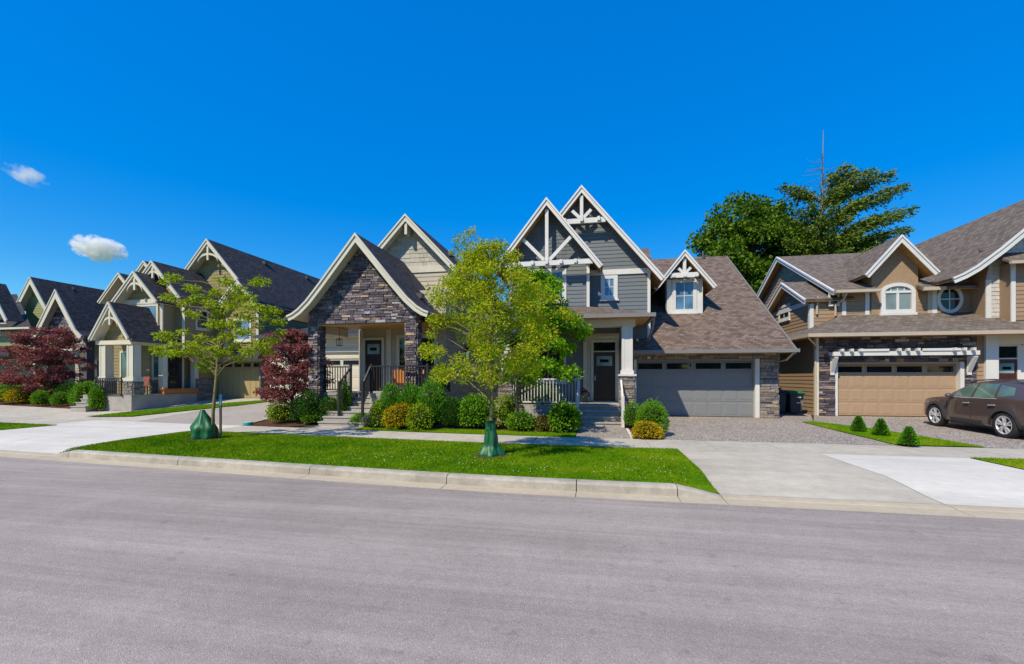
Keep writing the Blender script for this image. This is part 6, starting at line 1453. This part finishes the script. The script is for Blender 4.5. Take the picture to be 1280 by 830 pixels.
# ================================================================== bins, porch things, lids
BINB = M('navy_bin_plastic', (.012, .028, .04), .45, .1, 8); BING = M('green_bin_lid', (.01, .16, .06), .45, .1, 8); BINK = M('black_bin_plastic', (.014, .016, .019), .5, .1, 8); LABELW = M('label_white', (.75, .75, .73), .5)
def bin_(label, u, v, lidmat, bodymat, w=.58, h=1.02, rz=0., stickers=False):
    z = gz(u, v); t = thing('wheeled_bin', label, 'wheeled bin', (u, v, z), 'wheeled bins between the houses', rz); LOC[t.name] = Vector((0, 0, 0)); d = .62
    mb = MB(); a, b = w * .40, w * .5; mb.prism([(-a, -d * .36, .05), (a, -d * .36, .05), (a, d * .36, .05), (-a, d * .36, .05)], [(-b, -d * .5, h * .9), (b, -d * .5, h * .9), (b, d * .5, h * .9), (-b, d * .5, h * .9)]); mb.build('body', bodymat, t, bevel=.03)
    mb = MB(); mb.box((-b - .03, -d * .5 - .03, h * .86), (b + .03, d * .5 + .03, h * .91)); mb.build('rim', bodymat, t, bevel=.01)
    mb = MB(); mb.prism([(-b - .035, -d * .5 - .05, h * .912), (b + .035, -d * .5 - .05, h * .912), (b + .035, d * .5 + .03, h * .912), (-b - .035, d * .5 + .03, h * .912)], [(-b * .8, -d * .38, h), (b * .8, -d * .38, h), (b * .8, d * .42, h * 1.02), (-b * .8, d * .42, h * 1.02)]); mb.build('lid', lidmat, t, bevel=.012)
    for s in (-1, 1): mb = MB(); mb.lathe([(.001, -.03), (.09, -.03), (.1, 0), (.09, .03), (.001, .03)], (s * a * .95, d * .40, .10), 16, ax='x'); mb.build('wheel', TYRE, t, smooth=True)
    MB().tube([(-b * .8, d * .5 + .02, h * .88), (-b * .8, d * .5 + .1, h * .93), (b * .8, d * .5 + .1, h * .93), (b * .8, d * .5 + .02, h * .88)], .018, 6).build('handle', bodymat, t)
    if stickers:
        pl = Pl('f', -d * .47)
        for zz in (.74, .5): pbox(pl, .0, .16, zz, zz + .035, -.02, .012 if zz > .6 else -.005).build('sticker', LABELW, t)
        MB().prism([(.16, -.24, .15), (.2, -.25, .15), (.24, -.30, .62), (.14, -.29, .62)], [(.16, -.262, .15), (.2, -.272, .15), (.24, -.322, .62), (.14, -.312, .62)]).build('front_rib', GUTTERGREY, t)
bin_('navy wheeled bin with green lid beside the brown house corner', 8.52, 21.3, BING, BINB, rz=.05, stickers=True)
bin_('dark wheeled bin in shade, middle of the three between the houses', 7.98, 21.5, BINB, BINB, .54, rz=-.03)
bin_('black wheeled bin tight against the grey garage side', 7.62, 22.2, BINK, BINK, .5, rz=.02)
def chair(label, u, v, z, rz):
    t = thing('porch_chair', label, 'chair', (u, v, z), 'orange wooden chairs on the stone porch', rz); LOC[t.name] = Vector((0, 0, 0))
    for i in range(5): x = -.24 + i * .12; MB().prism([(x - .05, .18, .34), (x + .05, .18, .34), (x + .05, .205, .34), (x - .05, .205, .34)], [(x - .045, .45, .95 - .03 * abs(i - 2)), (x + .045, .45, .95 - .03 * abs(i - 2)), (x + .045, .475, .95 - .03 * abs(i - 2)), (x - .045, .475, .95 - .03 * abs(i - 2))]).build('back_slat', ORANGEWOOD, t)
    for i in range(5): y = -.30 + i * .115; MB().box((-.27, y, .36 - .02 * i), (.27, y + .10, .385 - .02 * i)).build('seat_slat', ORANGEWOOD, t)
    for s in (-1, 1):
        MB().box((s * .31 - .055, -.36, .56), (s * .31 + .055, .34, .585)).build('armrest', ORANGEWOOD, t); MB().box((s * .30 - .02, -.33, 0), (s * .30 + .02, -.24, .56)).build('leg', ORANGEWOOD, t)
        MB().beam((s * .28, -.3, .34), (s * .28, .55, .03), .03, .10).build('leg', ORANGEWOOD, t)
chair('orange wooden chair behind the railing, left of the right stone pier', -7.6, 16.3, 1.22, .5)
chair('orange wooden chair behind the railing, right of the right stone pier', -6.35, 16.1, 1.22, .25)
def bench():
    t = thing('low_bench', 'low orange wooden bench on the tan house porch', 'bench', (-22.25, 20.0, .95))
    for i in range(4): MB().box((-22.42 + i * .11, 19.0, 1.18), (-22.32 + i * .11, 21.0, 1.21)).build('seat_slat', ORANGEWOOD, t)
    for y in (19.08, 20.85): MB().box((-22.40, y, .95), (-22.02, y + .07, 1.178)).build('leg', ORANGEWOOD, t)
    MB().box((-22.0, 19.0, .97), (-21.975, 21.0, 1.17)).build('apron', ORANGEWOOD, t)
bench()
def porch_chair2():
    t = thing('folding_chair', 'small red-brown chair between the tan porch columns', 'chair', (-22.65, 18.35, .95)); LOC[t.name] = Vector((0, 0, 0))
    m = M('red_brown_wood', (.22, .05, .03), .5, .15, 6)
    MB().box((-.22, -.2, .40), (.22, .2, .43)).build('seat', m, t); MB().prism([(-.22, .17, .43), (.22, .17, .43), (.22, .2, .43), (-.22, .2, .43)], [(-.2, .32, .9), (.2, .32, .9), (.2, .35, .9), (-.2, .35, .9)]).build('backrest', m, t)
    for a in (-.2, .2):
        for b in (-.18, .18): MB().box((a - .02, b - .02, 0), (a + .02, b + .02, .40)).build('leg', m, t)
porch_chair2()
def pot():
    u, v, z = -.5, 18.9, .74; t = thing('flower_pot', 'pot of red and violet flowers beside the grey house door', 'flower pot', (u, v, z))
    MB().lathe([(.10, 0), (.14, .22), (.16, .24), (.16, .27), (.13, .27), (.12, .22)], (u, v, z), 18).build('pot', M('dark_glaze', (.03, .03, .05), .3), t, smooth=True)
    q = rng.normal(0, 1, (420, 3)); q /= np.linalg.norm(q, axis=1, keepdims=True); q[:, 2] = np.abs(q[:, 2])
    leaf_cloud('foliage', np.array([u, v, z + .26]) + q * [.2, .2, .22], q + rng.normal(0, .4, (420, 3)), .06, .03, LF_DARK, t)
    for nm, col, sh in (('red_blossoms', (.5, .01, .03), (-.05, 0, .12)), ('violet_blossoms', (.07, .02, .35), (.06, -.04, .02))):
        q = rng.normal(0, 1, (120, 3)); q /= np.linalg.norm(q, axis=1, keepdims=True); q[:, 2] = np.abs(q[:, 2])
        leaf_cloud(nm, np.array([u, v, z + .28]) + np.array(sh) + q * [.15, .15, .2], q, .045, .04, M(nm, col, .6), t)
pot()
def wall_lamp(label, u, v, z):
    t = thing('wall_lamp', label, 'lamp', (u, v, z)); MB().box((u - .05, v - .02, z - .12), (u + .05, v, z + .12)).build('back_plate', BLACKMETAL, t)
    MB().lathe([(.05, -.12), (.07, .08), (.03, .12)], (u, v - .09, z), 10).build('shade', M('milk_glass', (.6, .57, .5), .3), t, smooth=True); MB().beam((u, v - .02, z + .1), (u, v - .09, z + .13), .02, .02).build('arm', BLACKMETAL, t)
wall_lamp('small wall lamp right of the grey porch column', 1.72, 19.55, 3.35)
def lid():
    a, b = G(310, 530); z = gz(a, b); t = thing('utility_lid', 'small turquoise utility lid at the edge of the maple bed', 'utility lid', (a, b, z))
    MB().lathe([(.17, -.05), (.17, .06), (.155, .075), (.15, .075)], (a, b, z), 24).build('collar', M('teal_plastic', (.03, .36, .34), .45), t); MB().lathe([(.148, .06), (.148, .082), (.001, .09)], (a, b, z), 24).build('cover', M('pale_teal_plastic', (.30, .62, .60), .4), t)
lid()
def edging():
    t = thing('path_edging', 'pale edging stones between entry path and clipped shrubs', 'edging', (1.05, 14.3, 0)); w = M('pale_edging_stone', (.6, .57, .52), .8, .15, 10)
    for i in range(7): y = 13.5 + i * .3; MB().box((1.0, y, -.05), (1.09, y + .28, .06 + random.uniform(0, .02))).build('edging_stone', w, t, bevel=.012)
edging()
# ================================================================== clouds, far off and high
def cloud_mat(nm, thr, dens):
    m = bpy.data.materials.new(nm); m.use_nodes = True; n = m.node_tree.nodes; l = m.node_tree.links; n.remove(n['Principled BSDF'])
    pv_ = n.new('ShaderNodeVolumePrincipled'); pv_.inputs['Color'].default_value = (1, 1, 1, 1); pv_.inputs['Anisotropy'].default_value = 0
    tc = n.new('ShaderNodeTexCoord'); f = noise(n, l, tc.outputs['Object'], .030, 5, .62)
    ln = n.new('ShaderNodeVectorMath'); ln.operation = 'LENGTH'; gm = n.new('ShaderNodeVectorMath'); gm.operation = 'MULTIPLY_ADD'
    gm.inputs[1].default_value = (2, 2, 2); gm.inputs[2].default_value = (-1, -1, -1); l.new(tc.outputs['Generated'], gm.inputs[0]); l.new(gm.outputs[0], ln.inputs[0])
    e = math_(n, l, 'SUBTRACT', 1.0, ln.outputs['Value']); e = math_(n, l, 'ADD', math_(n, l, 'MULTIPLY', e, 1.0), math_(n, l, 'MULTIPLY', math_(n, l, 'SUBTRACT', f, .5), 2.5))
    d = math_(n, l, 'MULTIPLY', math_(n, l, 'MAXIMUM', math_(n, l, 'SUBTRACT', e, thr), 0.0), dens); d = math_(n, l, 'MINIMUM', d, .05); l.new(d, pv_.inputs['Density']); l.new(pv_.outputs[0], n['Material Output'].inputs['Volume'])
    return m
CL = cloud_mat('cloud_vapour', .17, .2); CLW = cloud_mat('wispy_vapour', .22, .03)
def cloud(label, px, py, w, h, tilt, mat, D=1500.):
    a, b, c_ = ray(px, py); t = D / b; p = (a * t, D, EYE + c_ * t); xc = (px - CX) / FP; s = t / FP
    o = thing('cloud', None, None, p); bpy.data.objects.remove(o)
    mb = MB(); pr = [(math.sin(math.pi * i / 10) + .0001, -math.cos(math.pi * i / 10)) for i in range(11)]; mb.lathe(pr, (0, 0, 0), 20)
    W_, H_ = w * s / math.sqrt(1 + xc * xc), h * s; mb.v = [(x * W_ / 2, y * W_ * .4, z * H_ / 2 - x * W_ / 2 * tilt) for x, y, z in mb.v]
    ob = mb.build('cloud', mat); ob.location = p; ob.rotation_euler = (0, 0, math.radians(30)); tag(ob, label, 'cloud', 'small clouds in the blue sky')
cloud('plump white cloud above the left roofs', 124, 311, 84, 34, .12, CL)
cloud('thin wispy cloud near the left picture edge', 33, 219, 72, 24, .3, CLW)
# trees on the far side of the street, behind the viewer: seen only as reflections in windows and car paint
src = [o for o in COL.objects if o.name.startswith('broadleaf_tree') and o.parent is None][0]
ORD = ('first', 'second', 'third', 'fourth', 'fifth', 'sixth', 'seventh', 'eighth', 'ninth', 'tenth', 'eleventh', 'twelfth', 'thirteenth', 'fourteenth')
for i in range(14):
    u, v, s_, a = -44 + 7.4 * i, -21 - 2.5 * (i % 2), (.58, .66, .6)[i % 3], 1.7 * i
    r = src.copy(); COL.objects.link(r); r.location = (u, v, -.4 - 2.6 * s_); r.scale = (s_ * 1.15, s_ * 1.15, s_); r.rotation_euler = (0, 0, a)
    r['label'] = 'tree across the street behind the viewer, %s from the left' % ORD[i]; r['group'] = 'trees across the street'
    for ch in src.children:
        c2 = ch.copy(); COL.objects.link(c2); c2.parent = r
